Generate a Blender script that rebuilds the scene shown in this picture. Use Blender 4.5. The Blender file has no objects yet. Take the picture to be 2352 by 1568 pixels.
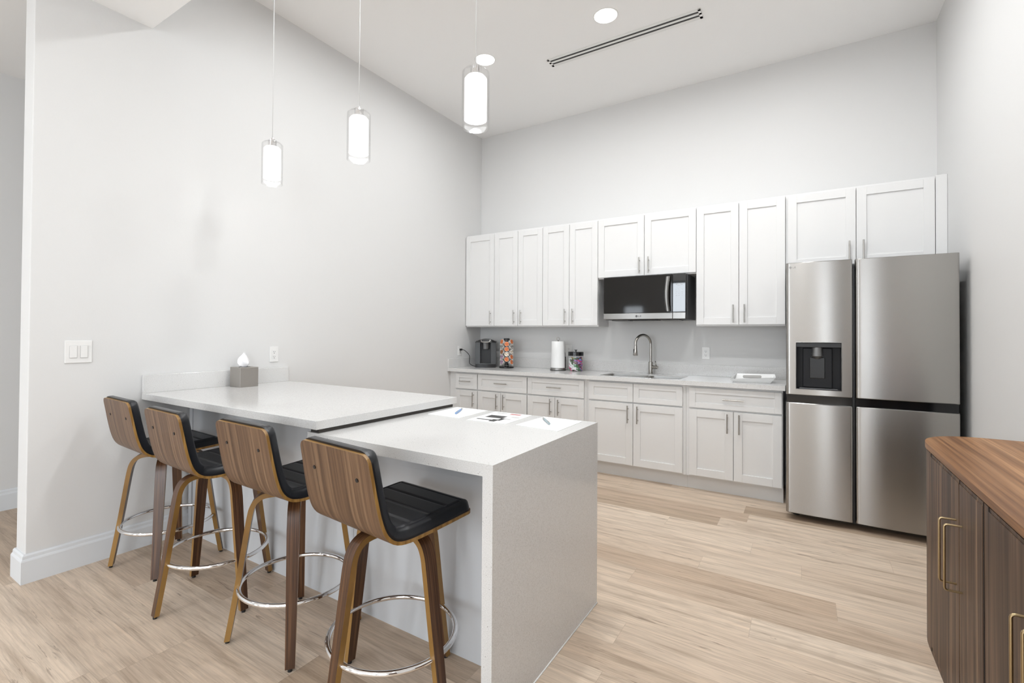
import bpy, bmesh, math, random
from mathutils import Vector, Matrix
random.seed(7)
PI = math.pi
S = bpy.context.scene
C = S.collection
R = math.radians

# ------------------------------------------------------------------ camera
F_PX, CX, CY = 1102.5, 1145.0, 755.2
cam_d = bpy.data.cameras.new('camera')
cam_d.sensor_width = 36.0
cam_d.lens = 36.0 * F_PX / 2352
cam_d.shift_x = (1176 - CX) / 2352
cam_d.shift_y = (CY - 784) / 2352
cam_d.clip_start = 0.05
cam = bpy.data.objects.new('camera', cam_d)
C.objects.link(cam)
_y, _p, _r = 0.5683, 0.0120, 0.0066
fw = Vector((-math.sin(_y) * math.cos(_p), math.cos(_y) * math.cos(_p), math.sin(_p)))
rt = Vector((math.cos(_y), math.sin(_y), 0))
up = rt.cross(fw)
r2 = rt * math.cos(_r) + up * math.sin(_r)
u2 = -rt * math.sin(_r) + up * math.cos(_r)
cam.matrix_world = Matrix(((r2.x, u2.x, -fw.x, 3.3688), (r2.y, u2.y, -fw.y, -4.863), (r2.z, u2.z, -fw.z, 1.2869), (0, 0, 0, 1)))
S.camera = cam

# ------------------------------------------------------------------ view, world
vs = S.view_settings
vs.view_transform = 'Standard'; vs.look = 'None'; vs.gamma = 1.0; vs.exposure = 0.26
vs.use_curve_mapping = False
W = bpy.data.worlds.new('world'); S.world = W; W.use_nodes = True
wn = W.node_tree.nodes; wl = W.node_tree.links
bg = wn['Background']
bg.inputs['Color'].default_value = (0.86, 0.93, 1.0, 1)
bg.inputs['Strength'].default_value = 3.3

def area(name, loc, sx, sy, power, rot, color=(1, 1, 1), shape='RECTANGLE', portal=False, spread=PI):
    d = bpy.data.lights.new(name, 'AREA'); d.shape = shape; d.size = sx
    if shape in ('RECTANGLE', 'ELLIPSE'): d.size_y = sy
    d.energy = power; d.color = color; d.spread = spread
    if portal: d.cycles.is_portal = True
    o = bpy.data.objects.new(name, d); C.objects.link(o)
    o.location = loc; o.rotation_euler = rot
    return o

# room dimensions (metres)
WX = 4.2176          # right wall
CEIL = 3.706         # kitchen ceiling
SOF = 3.147          # lower ceiling
SOFY = -3.55         # where the lower ceiling starts
REAR = -9.2
FARX = -1.50
WEND = -4.081        # free end of the left wall
WT = 0.144           # its thickness
# windows in the rear wall: x0, x1, z0, z1
WINS = [(-1.00, -0.35, 0.05, 2.15), (0.25, 1.10, 0.55, 2.75), (1.35, 2.05, 0.35, 2.75), (3.68, 4.13, 0.35, 2.75)]
for (a, b, z0, z1) in WINS:
    area('window_portal', ((a + b) / 2, REAR - 0.02, (z0 + z1) / 2), b - a, z1 - z0, 1, (-PI / 2, 0, PI), portal=True)
    # daylight falling in through this window
    area('window_daylight', ((a + b) / 2, REAR - 0.24, (z0 + z1) / 2), b - a, z1 - z0, 17 * (b - a) * (z1 - z0), (PI / 2 + R(12), 0, 0), (0.86, 0.93, 1.0))
RW = (-8.35, -6.55, 0.35, 2.75)      # window in the right wall, behind the camera
area('window_portal', (WX + 0.02, (RW[0] + RW[1]) / 2, (RW[2] + RW[3]) / 2), RW[1] - RW[0], RW[3] - RW[2], 1, (PI / 2, 0, PI / 2), portal=True)
area('window_daylight', (WX + 0.24, (RW[0] + RW[1]) / 2, (RW[2] + RW[3]) / 2), RW[1] - RW[0], RW[3] - RW[2], 17 * (RW[1] - RW[0]) * (RW[3] - RW[2]), (PI / 2 + R(8), 0, PI / 2), (0.90, 0.95, 1.0))
DL_POWER = 9.0
WARM = (0.965, 0.985, 1.0)

# ------------------------------------------------------------------ materials
def newmat(name):
    m = bpy.data.materials.new(name); m.use_nodes = True
    nt = m.node_tree
    return m, nt, nt.nodes['Principled BSDF']

def simple(name, col, rough=0.5, metal=0.0, spec=0.5, **kw):
    m, nt, b = newmat(name)
    b.inputs['Base Color'].default_value = (*col, 1)
    b.inputs['Roughness'].default_value = rough
    b.inputs['Metallic'].default_value = metal
    b.inputs['Specular IOR Level'].default_value = spec
    for k, v in kw.items(): b.inputs[k.replace('_', ' ')].default_value = v
    return m

def node(nt, t, **kw):
    n = nt.nodes.new(t)
    for k, v in kw.items(): setattr(n, k, v)
    return n

def tcoord(nt, scale=(1, 1, 1), rot=(0, 0, 0), loc=(0, 0, 0), src='Object'):
    tc = node(nt, 'ShaderNodeTexCoord'); mp = node(nt, 'ShaderNodeMapping')
    mp.inputs['Scale'].default_value = scale; mp.inputs['Rotation'].default_value = rot; mp.inputs['Location'].default_value = loc
    nt.links.new(tc.outputs[src], mp.inputs['Vector'])
    return mp.outputs['Vector']

def noise(nt, vec, scale, detail=4, rough=0.5, dist=0.0):
    n = node(nt, 'ShaderNodeTexNoise')
    n.inputs['Scale'].default_value = scale; n.inputs['Detail'].default_value = detail
    n.inputs['Roughness'].default_value = rough; n.inputs['Distortion'].default_value = dist
    nt.links.new(vec, n.inputs['Vector'])
    return n.outputs['Fac']

def ramp(nt, fac, stops, interp='LINEAR'):
    r = node(nt, 'ShaderNodeValToRGB'); cr = r.color_ramp; cr.interpolation = interp
    while len(cr.elements) < len(stops): cr.elements.new(0.5)
    for e, (p, c) in zip(cr.elements, stops):
        e.position = p; e.color = (*c, 1) if len(c) == 3 else c
    nt.links.new(fac, r.inputs['Fac'])
    return r.outputs['Color']

def mix(nt, fac, a, b, mode='MIX'):
    m = node(nt, 'ShaderNodeMix', data_type='RGBA', blend_type=mode)
    def put(i, v):
        if hasattr(v, 'is_linked') or isinstance(v, bpy.types.NodeSocket): nt.links.new(v, m.inputs[i])
        elif isinstance(v, (int, float)): m.inputs[i].default_value = v
        else: m.inputs[i].default_value = (*v, 1)
    put(0, fac); put(6, a); put(7, b)
    return m.outputs[2]

def mathn(nt, op, a, b=None, c=None):
    m = node(nt, 'ShaderNodeMath', operation=op)
    for i, v in enumerate((a, b, c)):
        if v is None: continue
        if isinstance(v, (int, float)): m.inputs[i].default_value = v
        else: nt.links.new(v, m.inputs[i])
    return m.outputs[0]

def bump(nt, b, h, strength, dist=0.01):
    n = node(nt, 'ShaderNodeBump'); n.inputs['Strength'].default_value = strength; n.inputs['Distance'].default_value = dist
    nt.links.new(h, n.inputs['Height']); nt.links.new(n.outputs['Normal'], b.inputs['Normal'])

def paint(name, col, rough=0.6, scale=90, st=0.12):
    m, nt, b = newmat(name)
    b.inputs['Base Color'].default_value = (*col, 1); b.inputs['Roughness'].default_value = rough
    b.inputs['Specular IOR Level'].default_value = 0.3
    v = tcoord(nt); bump(nt, b, noise(nt, v, scale, 3), st, 0.002)
    return m

M = {}
M['wall'] = paint('wall_paint', (0.72, 0.716, 0.708), 0.55)
M['ceil'] = paint('ceiling_paint', (0.94, 0.937, 0.930), 0.8)
M['trim'] = simple('trim_paint', (0.72, 0.74, 0.76), 0.4)
M['cab'] = simple('cabinet_paint', (0.775, 0.771, 0.763), 0.35)
M['cabdark'] = simple('cabinet_inside', (0.30, 0.29, 0.28), 0.7)
M['panel'] = simple('panel_paint', (0.60, 0.612, 0.63), 0.45)
M['nickel'] = simple('brushed_nickel', (0.50, 0.485, 0.46), 0.32, 1.0)
M['nickel2'] = simple('faucet_nickel', (0.48, 0.46, 0.43), 0.25, 1.0)
M['chrome'] = simple('chrome', (0.86, 0.86, 0.87), 0.06, 1.0)
M['brass'] = simple('aged_brass', (0.40, 0.30, 0.17), 0.30, 1.0)
M['black'] = simple('black_plastic', (0.012, 0.012, 0.013), 0.35)
M['blackgloss'] = simple('black_gloss', (0.006, 0.006, 0.007), 0.08)
M['rubber'] = simple('black_rubber', (0.01, 0.01, 0.01), 0.7)
M['white'] = simple('white_plastic', (0.82, 0.815, 0.80), 0.3)
M['slot'] = simple('slot_dark', (0.03, 0.03, 0.03), 0.6)
M['melamine'] = simple('white_melamine', (0.84, 0.84, 0.83), 0.2)
M['charcoal'] = simple('charcoal_metal', (0.12, 0.127, 0.132), 0.38, 0.4)
M['darkside'] = simple('dark_grey_side', (0.06, 0.06, 0.062), 0.45, 0.2)
M['grey'] = simple('grey_metal', (0.18, 0.18, 0.18), 0.4, 0.7)
M['paper'] = simple('white_paper', (0.88, 0.88, 0.875), 0.7)
M['ink'] = simple('dark_ink', (0.03, 0.03, 0.03), 0.5)
M['inkgrey'] = simple('grey_ink', (0.42, 0.42, 0.42), 0.6)
M['inkred'] = simple('red_ink', (0.50, 0.20, 0.20), 0.6)
M['towel'] = paint('paper_towel', (0.86, 0.86, 0.85), 0.9, 160, 0.5)
M['tissue'] = simple('tissue', (0.90, 0.89, 0.90), 0.9)
M['penblue'] = simple('pen_blue', (0.22, 0.36, 0.62), 0.3)
M['pengrey'] = simple('pen_grey', (0.35, 0.43, 0.46), 0.3)
M['subtopshade'] = simple('subtop_gap_shade', (0.05, 0.045, 0.04), 0.8)

def emis(name, col, st):
    m, nt, b = newmat(name)
    b.inputs['Base Color'].default_value = (0.9, 0.9, 0.9, 1)
    b.inputs['Emission Color'].default_value = (*col, 1); b.inputs['Emission Strength'].default_value = st
    return m
M['led'] = emis('led_diffuser', (1, 0.985, 0.96), 5.0)
M['frost'] = emis('frosted_glass_lit', (1, 0.99, 0.975), 0.45)

def glass(name, rough=0.0, tint=(1, 1, 1)):
    m, nt, b = newmat(name)
    b.inputs['Base Color'].default_value = (*tint, 1); b.inputs['Roughness'].default_value = rough
    b.inputs['Transmission Weight'].default_value = 1.0; b.inputs['IOR'].default_value = 1.45
    return m
M['glass'] = glass('clear_glass')
def pane_glass():
    m, nt, b = newmat('window_glass')
    nt.nodes.remove(b)
    out = [n for n in nt.nodes if n.type == 'OUTPUT_MATERIAL'][0]
    t = node(nt, 'ShaderNodeBsdfTransparent'); g = node(nt, 'ShaderNodeBsdfGlossy'); g.inputs['Roughness'].default_value = 0.02
    f = node(nt, 'ShaderNodeLayerWeight'); f.inputs['Blend'].default_value = 0.5
    mx = node(nt, 'ShaderNodeMixShader')
    nt.links.new(mathn(nt, 'MULTIPLY_ADD', mathn(nt, 'POWER', f.outputs['Facing'], 3.5), 0.55, 0.04), mx.inputs[0]); nt.links.new(t.outputs[0], mx.inputs[1]); nt.links.new(g.outputs[0], mx.inputs[2])
    nt.links.new(mx.outputs[0], out.inputs['Surface'])
    return m
M['pane'] = pane_glass()

def quartz():
    m, nt, b = newmat('speckled_quartz')
    v = tcoord(nt)
    f1 = noise(nt, v, 330, 2, 0.6)
    base = ramp(nt, f1, [(0.34, (0.60, 0.59, 0.575)), (0.50, (0.715, 0.71, 0.70)), (0.62, (0.74, 0.735, 0.725))])
    vo = node(nt, 'ShaderNodeTexVoronoi'); vo.inputs['Scale'].default_value = 150; nt.links.new(v, vo.inputs['Vector'])
    wn_ = node(nt, 'ShaderNodeSeparateColor'); nt.links.new(vo.outputs['Color'], wn_.inputs[0])
    pick = mathn(nt, 'GREATER_THAN', wn_.outputs[0], 0.84)
    near = mathn(nt, 'LESS_THAN', vo.outputs['Distance'], mathn(nt, 'MULTIPLY', wn_.outputs[1], 0.30))
    sp = mathn(nt, 'MULTIPLY', pick, near)
    c = mix(nt, mathn(nt, 'MULTIPLY', sp, 0.62), base, (0.22, 0.20, 0.18))
    nt.links.new(c, b.inputs['Base Color'])
    b.inputs['Roughness'].default_value = 0.13
    return m
M['quartz'] = quartz()

def floor_mat():
    m, nt, b = newmat('oak_plank_floor')
    PW, PL = 0.178, 1.22
    tc = node(nt, 'ShaderNodeTexCoord'); sx = node(nt, 'ShaderNodeSeparateXYZ'); nt.links.new(tc.outputs['Object'], sx.inputs[0])
    x, y = sx.outputs[0], sx.outputs[1]
    yr = mathn(nt, 'DIVIDE', mathn(nt, 'ADD', y, 0.053), PW)
    row = mathn(nt, 'FLOOR', yr); fy = mathn(nt, 'FRACT', yr)
    w1 = node(nt, 'ShaderNodeTexWhiteNoise', noise_dimensions='1D'); nt.links.new(row, w1.inputs['W'])
    xr = mathn(nt, 'ADD', mathn(nt, 'DIVIDE', x, PL), w1.outputs['Value'])
    col = mathn(nt, 'FLOOR', xr); fx = mathn(nt, 'FRACT', xr)
    cb = node(nt, 'ShaderNodeCombineXYZ'); nt.links.new(row, cb.inputs[0]); nt.links.new(col, cb.inputs[1])
    w2 = node(nt, 'ShaderNodeTexWhiteNoise', noise_dimensions='2D'); nt.links.new(cb.outputs[0], w2.inputs['Vector'])
    sc = node(nt, 'ShaderNodeSeparateColor'); nt.links.new(w2.outputs['Color'], sc.inputs[0])
    # per-plank grain coordinates
    gx = mathn(nt, 'ADD', x, mathn(nt, 'MULTIPLY', sc.outputs[0], 37.0))
    gy = mathn(nt, 'ADD', y, mathn(nt, 'MULTIPLY', sc.outputs[1], 19.0))
    gv = node(nt, 'ShaderNodeCombineXYZ'); nt.links.new(gx, gv.inputs[0]); nt.links.new(gy, gv.inputs[1])
    def mp(s):
        n = node(nt, 'ShaderNodeMapping'); n.inputs['Scale'].default_value = s
        nt.links.new(gv.outputs[0], n.inputs['Vector']); return n.outputs['Vector']
    tone = ramp(nt, sc.outputs[2], [(0.0, (0.455, 0.345, 0.250)), (0.25, (0.63, 0.505, 0.390)), (0.7, (0.72, 0.600, 0.480)), (1.0, (0.53, 0.405, 0.300))])
    n1 = noise(nt, mp((0.7, 9.0, 1)), 2.6, 5, 0.62, 0.35)
    streak = ramp(nt, n1, [(0.32, (0.74, 0.71, 0.68)), (0.50, (0.98, 0.98, 0.98)), (0.70, (1.14, 1.13, 1.12))])
    c = mix(nt, 1.0, tone, streak, 'MULTIPLY')
    n2 = noise(nt, mp((3.0, 120.0, 1)), 1.6, 4, 0.7, 0.2)
    fine = ramp(nt, n2, [(0.34, (0.76, 0.74, 0.72)), (0.58, (1.06, 1.06, 1.06))])
    c = mix(nt, 0.6, c, fine, 'MULTIPLY')
    # cathedral rings
    wv = node(nt, 'ShaderNodeTexWave', wave_type='RINGS', rings_direction='SPHERICAL')
    wv.inputs['Scale'].default_value = 4.0; wv.inputs['Distortion'].default_value = 7.0; wv.inputs['Detail'].default_value = 3; wv.inputs['Detail Scale'].default_value = 1.4
    nt.links.new(mp((0.55, 4.2, 1)), wv.inputs['Vector'])
    rg = ramp(nt, wv.outputs['Fac'], [(0.0, (0.72, 0.70, 0.68)), (0.30, (1, 1, 1)), (1.0, (1.04, 1.04, 1.04))])
    c = mix(nt, 0.22, c, rg, 'MULTIPLY')
    # dark mineral marks and knots
    n3 = noise(nt, mp((2.6, 26.0, 1)), 1.7, 4, 0.65, 0.8)
    n4 = noise(nt, mp((1.0, 3.0, 1)), 1.4, 2, 0.5)
    mk = mathn(nt, 'MULTIPLY', ramp(nt, n3, [(0.585, (0, 0, 0)), (0.66, (1, 1, 1))]), ramp(nt, n4, [(0.50, (0, 0, 0)), (0.58, (1, 1, 1))]))
    c = mix(nt, mathn(nt, 'MULTIPLY', mk, 0.55), c, (0.16, 0.105, 0.07))
    # seams
    ey = mathn(nt, 'LESS_THAN', fy, 0.010); ex = mathn(nt, 'LESS_THAN', fx, 0.0016)
    e = mathn(nt, 'MAXIMUM', ey, ex)
    c = mix(nt, mathn(nt, 'MULTIPLY', e, 0.35), c, (0.28, 0.21, 0.15))
    nt.links.new(c, b.inputs['Base Color'])
    b.inputs['Roughness'].default_value = 0.42; b.inputs['Specular IOR Level'].default_value = 0.35
    bump(nt, b, n2, 0.06, 0.002)
    return m
M['floor'] = floor_mat()

def wood(name, dark, mid, light, axis='z', scale=1.0, rough=0.4, contrast=1.0, spec=0.5, loc=(0, 0, 0), broad=1.0):
    """straight-grained veneer: broad tone bands, medium streaks and fine pores, all drawn out along the axis"""
    m, nt, b = newmat(name)
    def k(st): return tuple((st if a in axis else 1.0) * scale for a in 'xyz')
    w = noise(nt, tcoord(nt, k(0.35), loc=loc), 2.2, 1, 0.5)
    def warped(st, amt):
        v = tcoord(nt, k(st), loc=loc)
        n = node(nt, 'ShaderNodeVectorMath', operation='ADD'); c = node(nt, 'ShaderNodeCombineXYZ')
        a = mathn(nt, 'MULTIPLY', w, amt)
        for i_ in range(3):
            if 'xyz'[i_] not in axis: nt.links.new(a, c.inputs[i_])
        nt.links.new(v, n.inputs[0]); nt.links.new(c.outputs[0], n.inputs[1]); return n.outputs[0]
    n1 = noise(nt, warped(0.02, 0.05), 75, 3, 0.55)
    c = ramp(nt, n1, [(0.34, dark), (0.50, mid), (0.64, light)])
    n2 = noise(nt, warped(0.008, 0.05), 230, 3, 0.6)
    c2 = ramp(nt, n2, [(0.36, (0.66, 0.64, 0.62)), (0.56, (1.05, 1.05, 1.05))])
    c = mix(nt, 0.75 * contrast, c, c2, 'MULTIPLY')
    n3 = noise(nt, warped(0.05, 0.05), 9, 2, 0.5, 0.4)
    c3 = ramp(nt, n3, [(0.36, (0.70, 0.67, 0.65)), (0.64, (1.16, 1.16, 1.15))])
    c = mix(nt, 0.8 * broad, c, c3, 'MULTIPLY')
    nt.links.new(c, b.inputs['Base Color'])
    b.inputs['Roughness'].default_value = rough; b.inputs['Specular IOR Level'].default_value = spec
    bump(nt, b, n2, 0.05, 0.001)
    return m
M['walnut'] = wood('walnut_veneer', (0.100, 0.051, 0.025), (0.155, 0.086, 0.045), (0.215, 0.128, 0.070), 'yz', 1.0, 0.42, 0.9, broad=0.6)
M['legwood'] = wood('walnut_leg', (0.040, 0.015, 0.006), (0.085, 0.036, 0.015), (0.15, 0.072, 0.032), 'xz', 1.6, 0.30, broad=0.5)
M['ply'] = wood('plywood_edge', (0.17, 0.088, 0.022), (0.27, 0.142, 0.034), (0.36, 0.205, 0.060), 'xz', 0.8, 0.35, 0.6, broad=0.5)
M['sbwood'] = wood('sideboard_walnut', (0.036, 0.019, 0.011), (0.092, 0.052, 0.031), (0.175, 0.108, 0.066), 'z', 0.55, 0.45, spec=0.3)
M['sbtop'] = wood('sideboard_top_walnut', (0.200, 0.088, 0.032), (0.33, 0.160, 0.066), (0.44, 0.238, 0.112), 'y', 0.5, 0.40, spec=0.25)
M['sbgap'] = simple('sideboard_gap', (0.015, 0.01, 0.008), 0.7)

def steel(name, col, rough, axis='h'):
    m, nt, b = newmat(name)
    k = (1.2, 1.2, 160) if axis == 'h' else (160, 160, 1.2)
    v = tcoord(nt, k)
    n = noise(nt, v, 4, 3, 0.6)
    c = ramp(nt, n, [(0.3, tuple(a * 0.975 for a in col)), (0.7, tuple(min(1, a * 1.02) for a in col))])
    nt.links.new(c, b.inputs['Base Color'])
    b.inputs['Metallic'].default_value = 1.0
    b.inputs['Roughness'].default_value = rough
    b.inputs['Anisotropic'].default_value = 0.95
    b.inputs['Anisotropic Rotation'].default_value = 0.25 if axis == 'h' else 0.0
    tg = node(nt, 'ShaderNodeTangent'); tg.direction_type = 'RADIAL'; tg.axis = 'Z'; nt.links.new(tg.outputs[0], b.inputs['Tangent'])
    return m
M['steel'] = steel('brushed_steel', (0.40, 0.388, 0.372), 0.27)
M['steel2'] = steel('brushed_steel_trim', (0.36, 0.355, 0.345), 0.3)
M['sink'] = simple('sink_steel', (0.60, 0.59, 0.57), 0.28, 1.0)
M['tissuebox'] = simple('brushed_nickel_box', (0.40, 0.375, 0.345), 0.42, 0.85)

def vinyl():
    m, nt, b = newmat('black_vinyl')
    b.inputs['Base Color'].default_value = (0.005, 0.006, 0.009, 1); b.inputs['Roughness'].default_value = 0.33
    v = tcoord(nt); bump(nt, b, noise(nt, v, 260, 3), 0.12, 0.001)
    return m
M['vinyl'] = vinyl()
M['mwglass'] = simple('microwave_door_glass', (0.014, 0.013, 0.012), 0.05, 0.0, 0.35)
M['mwpanel'] = simple('microwave_control_glass', (0.02, 0.02, 0.02), 0.03, 0.0, 0.5, Coat_Weight=0.45, Coat_IOR=1.9, Coat_Roughness=0.02)

# ------------------------------------------------------------------ mesh helpers
def BM(): return bmesh.new()

def box(bm, x0, x1, y0, y1, z0, z1, b=0.0, mat=0, seg=2):
    vs_ = [bm.verts.new(p) for p in ((x0, y0, z0), (x1, y0, z0), (x1, y1, z0), (x0, y1, z0), (x0, y0, z1), (x1, y0, z1), (x1, y1, z1), (x0, y1, z1))]
    fs = [bm.faces.new([vs_[i] for i in q]) for q in ((0, 3, 2, 1), (4, 5, 6, 7), (0, 1, 5, 4), (1, 2, 6, 5), (2, 3, 7, 6), (3, 0, 4, 7))]
    for f in fs: f.material_index = mat
    if b > 0:
        es = list({e for f in fs for e in f.edges})
        r_ = bmesh.ops.bevel(bm, geom=es, offset=b, segments=seg, profile=0.5, affect='EDGES')
        for f in r_['faces']: f.material_index = mat
    return vs_

def lathe(bm, prof, cx=0, cy=0, n=32, mat=0, cap=True, ax='z', smooth=True):
    """prof: list of (r, h). ax: axis of revolution"""
    def P(r, h, t):
        a, b = r * math.cos(t), r * math.sin(t)
        return {'z': (cx + a, cy + b, h), 'y': (cx + a, h, cy + b), 'x': (h, cx + a, cy + b)}[ax]
    rings = []
    for r, h in prof:
        rings.append([bm.verts.new(P(max(r, 1e-5), h, 2 * PI * i / n)) for i in range(n)])
    for a, b in zip(rings, rings[1:]):
        for i in range(n):
            f = bm.faces.new((a[i], a[(i + 1) % n], b[(i + 1) % n], b[i])); f.smooth = smooth; f.material_index = mat
    if cap:
        for rg, fl in ((rings[0], True), (rings[-1], False)):
            f = bm.faces.new(rg[::-1] if fl else rg); f.material_index = mat
    return rings

def tube(bm, pts, r, n=12, mat=0, closed=False, cap=True):
    pts = [Vector(p) for p in pts]; N = len(pts)
    rs = r if isinstance(r, (list, tuple)) else [r] * N
    tang = []
    for i in range(N):
        a = pts[(i - 1) % N] if (closed or i > 0) else pts[i]
        b = pts[(i + 1) % N] if (closed or i < N - 1) else pts[i]
        tang.append((b - a).normalized())
    nrm = tang[0].orthogonal().normalized(); rings = []
    for i in range(N):
        nrm = (nrm - tang[i] * nrm.dot(tang[i])).normalized(); bn = tang[i].cross(nrm)
        rings.append([bm.verts.new(pts[i] + (nrm * math.cos(2 * PI * k / n) + bn * math.sin(2 * PI * k / n)) * rs[i]) for k in range(n)])
    rng = range(N) if closed else range(N - 1)
    for i in rng:
        a, b = rings[i], rings[(i + 1) % N]
        off = 0
        if closed and i == N - 1:
            off = min(range(n), key=lambda k: (a[0].co - b[k].co).length)
        for k in range(n):
            f = bm.faces.new((a[k], a[(k + 1) % n], b[(k + 1 + off) % n], b[(k + off) % n])); f.smooth = True; f.material_index = mat
    if not closed and cap:
        f = bm.faces.new(rings[0][::-1]); f.material_index = mat
        f = bm.faces.new(rings[-1]); f.material_index = mat

def prism(bm, pts, z0, z1, mat=0, side=None, smooth=False):
    lo = [bm.verts.new((x, y, z0)) for x, y in pts]; hi = [bm.verts.new((x, y, z1)) for x, y in pts]
    f = bm.faces.new(lo[::-1]); f.material_index = mat
    f = bm.faces.new(hi); f.material_index = mat
    n = len(pts)
    for i in range(n):
        f = bm.faces.new((lo[i], lo[(i + 1) % n], hi[(i + 1) % n], hi[i])); f.material_index = mat if side is None else side; f.smooth = smooth

def catmull(P, n):
    P = [Vector(p) for p in P]; out = []
    Q = [P[0] * 2 - P[1]] + P + [P[-1] * 2 - P[-2]]
    for i in range(1, len(Q) - 2):
        for k in range(n):
            t = k / n; p0, p1, p2, p3 = Q[i - 1:i + 3]
            out.append(0.5 * ((2 * p1) + (-p0 + p2) * t + (2 * p0 - 5 * p1 + 4 * p2 - p3) * t * t + (-p0 + 3 * p1 - 3 * p2 + p3) * t ** 3))
    out.append(P[-1]); return out

ORG = {}
def part(name, bm, mats, parent=None, sharp=False, recalc=True):
    """one mesh object; under a thing its vertices go to the thing's own frame"""
    if recalc: bmesh.ops.recalc_face_normals(bm, faces=bm.faces)
    me = bpy.data.meshes.new(name)
    o = bpy.data.objects.new(name, me)
    off = Vector((0, 0, 0))
    if parent is not None:
        root = parent
        while root.parent: root = root.parent
        off = Vector(ORG.get(root.name, (0, 0, 0)))
        o.parent = parent
    if off.length: bmesh.ops.translate(bm, vec=-off, verts=bm.verts)
    for e in bm.edges:
        if len(e.link_faces) == 2 and e.calc_face_angle(0) > 0.62: e.smooth = False
    bm.to_mesh(me); bm.free()
    for m in (mats if isinstance(mats, (list, tuple)) else [mats]): me.materials.append(m if not isinstance(m, str) else M[m])
    C.objects.link(o)
    return o

def thing(name, label, cat, loc=(0, 0, 0), group=None):
    o = bpy.data.objects.new(name, None); C.objects.link(o); o.empty_display_size = 0.1
    o.location = loc; ORG[o.name] = tuple(loc)
    o['label'] = label; o['category'] = cat
    if group: o['group'] = group
    return o

def tag(o, label, cat, group=None, center=True):
    o['label'] = label; o['category'] = cat
    if group: o['group'] = group
    return o

def struct(name, bm, mats):
    o = part(name, bm, mats); o['kind'] = 'structure'; return o

def copy_tree(root):
    r = root.copy(); C.objects.link(r)
    for ch in list(root.children):
        c = ch.copy(); C.objects.link(c); c.parent = r
        for g in list(ch.children):
            d = g.copy(); C.objects.link(d); d.parent = c
    return r

# ------------------------------------------------------------------ room shell
bm = BM(); box(bm, FARX - 0.2, WX + 0.2, REAR - 0.3, 0.15, -0.1, 0.0); struct('floor', bm, 'floor')
bm = BM(); box(bm, FARX - 0.1, WX + 0.1, 0.0, 0.12, 0, CEIL + 0.1); struct('wall_back', bm, 'wall')
bm = BM(); box(bm, WX, WX + 0.12, RW[1], 0.0, 0, CEIL + 0.1); box(bm, WX, WX + 0.12, REAR, RW[0], 0, CEIL + 0.1)
box(bm, WX, WX + 0.12, RW[0], RW[1], 0, RW[2]); box(bm, WX, WX + 0.12, RW[0], RW[1], RW[3], CEIL + 0.1); struct('wall_right', bm, 'wall')
bm = BM(); t = 0.055
for q in ((RW[0], RW[0] + t, RW[2], RW[3]), (RW[1] - t, RW[1], RW[2], RW[3]), (RW[0], RW[1], RW[2], RW[2] + t), (RW[0], RW[1], RW[3] - t, RW[3]), ((RW[0] + RW[1]) / 2 - 0.02, (RW[0] + RW[1]) / 2 + 0.02, RW[2], RW[3])):
    box(bm, WX + 0.05, WX + 0.11, q[0], q[1], q[2], q[3])
w = struct('window_5', bm, M['charcoal'])
bm = BM(); box(bm, WX + 0.077, WX + 0.083, RW[0] + t, RW[1] - t, RW[2] + t, RW[3] - t); part('pane', bm, 'pane', w)
bm = BM(); box(bm, -WT, 0.0, WEND, 0.0, 0, CEIL + 0.1, 0.004); struct('wall_left', bm, 'wall')
bm = BM(); box(bm, FARX - 0.12, FARX, REAR, 0.0, 0, CEIL + 0.1); struct('wall_far_left', bm, 'wall')
# rear wall with its window openings
bm = BM()
xs = [FARX - 0.1]
for (a, b, z0, z1) in WINS:
    box(bm, xs[-1], a, REAR - 0.15, REAR, 0, CEIL + 0.1)
    box(bm, a, b, REAR - 0.15, REAR, 0, z0); box(bm, a, b, REAR - 0.15, REAR, z1, CEIL + 0.1)
    xs.append(b)
box(bm, xs[-1], WX + 0.1, REAR - 0.15, REAR, 0, CEIL + 0.1)
struct('wall_rear', bm, 'wall')
for i, (a, b, z0, z1) in enumerate(WINS):
    bm = BM(); t = 0.055
    for q in ((a, a + t, z0, z1), (b - t, b, z0, z1), (a, b, z0, z0 + t), (a, b, z1 - t, z1), (a, b, z0 + (z1 - z0) * 0.62 - 0.02, z0 + (z1 - z0) * 0.62 + 0.02)):
        box(bm, q[0], q[1], REAR - 0.11, REAR - 0.05, q[2], q[3])
    w = struct('window_%d' % (i + 1), bm, M['charcoal'])
    bm = BM(); box(bm, a + t, b - t, REAR - 0.083, REAR - 0.077, z0 + t, z1 - t); part('pane', bm, 'pane', w)
# ceilings
bm = BM(); box(bm, 0.0, WX, SOFY, 0.0, CEIL, CEIL + 0.1); struct('ceiling', bm, 'ceil')
bm = BM(); box(bm, 0.0, WX, REAR, SOFY, SOF, CEIL + 0.1); box(bm, -WT, 0.0, REAR, WEND, SOF, CEIL + 0.1); box(bm, FARX, -WT, REAR, 0.0, SOF, CEIL + 0.1)
struct('ceiling', bm, 'ceil')

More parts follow.
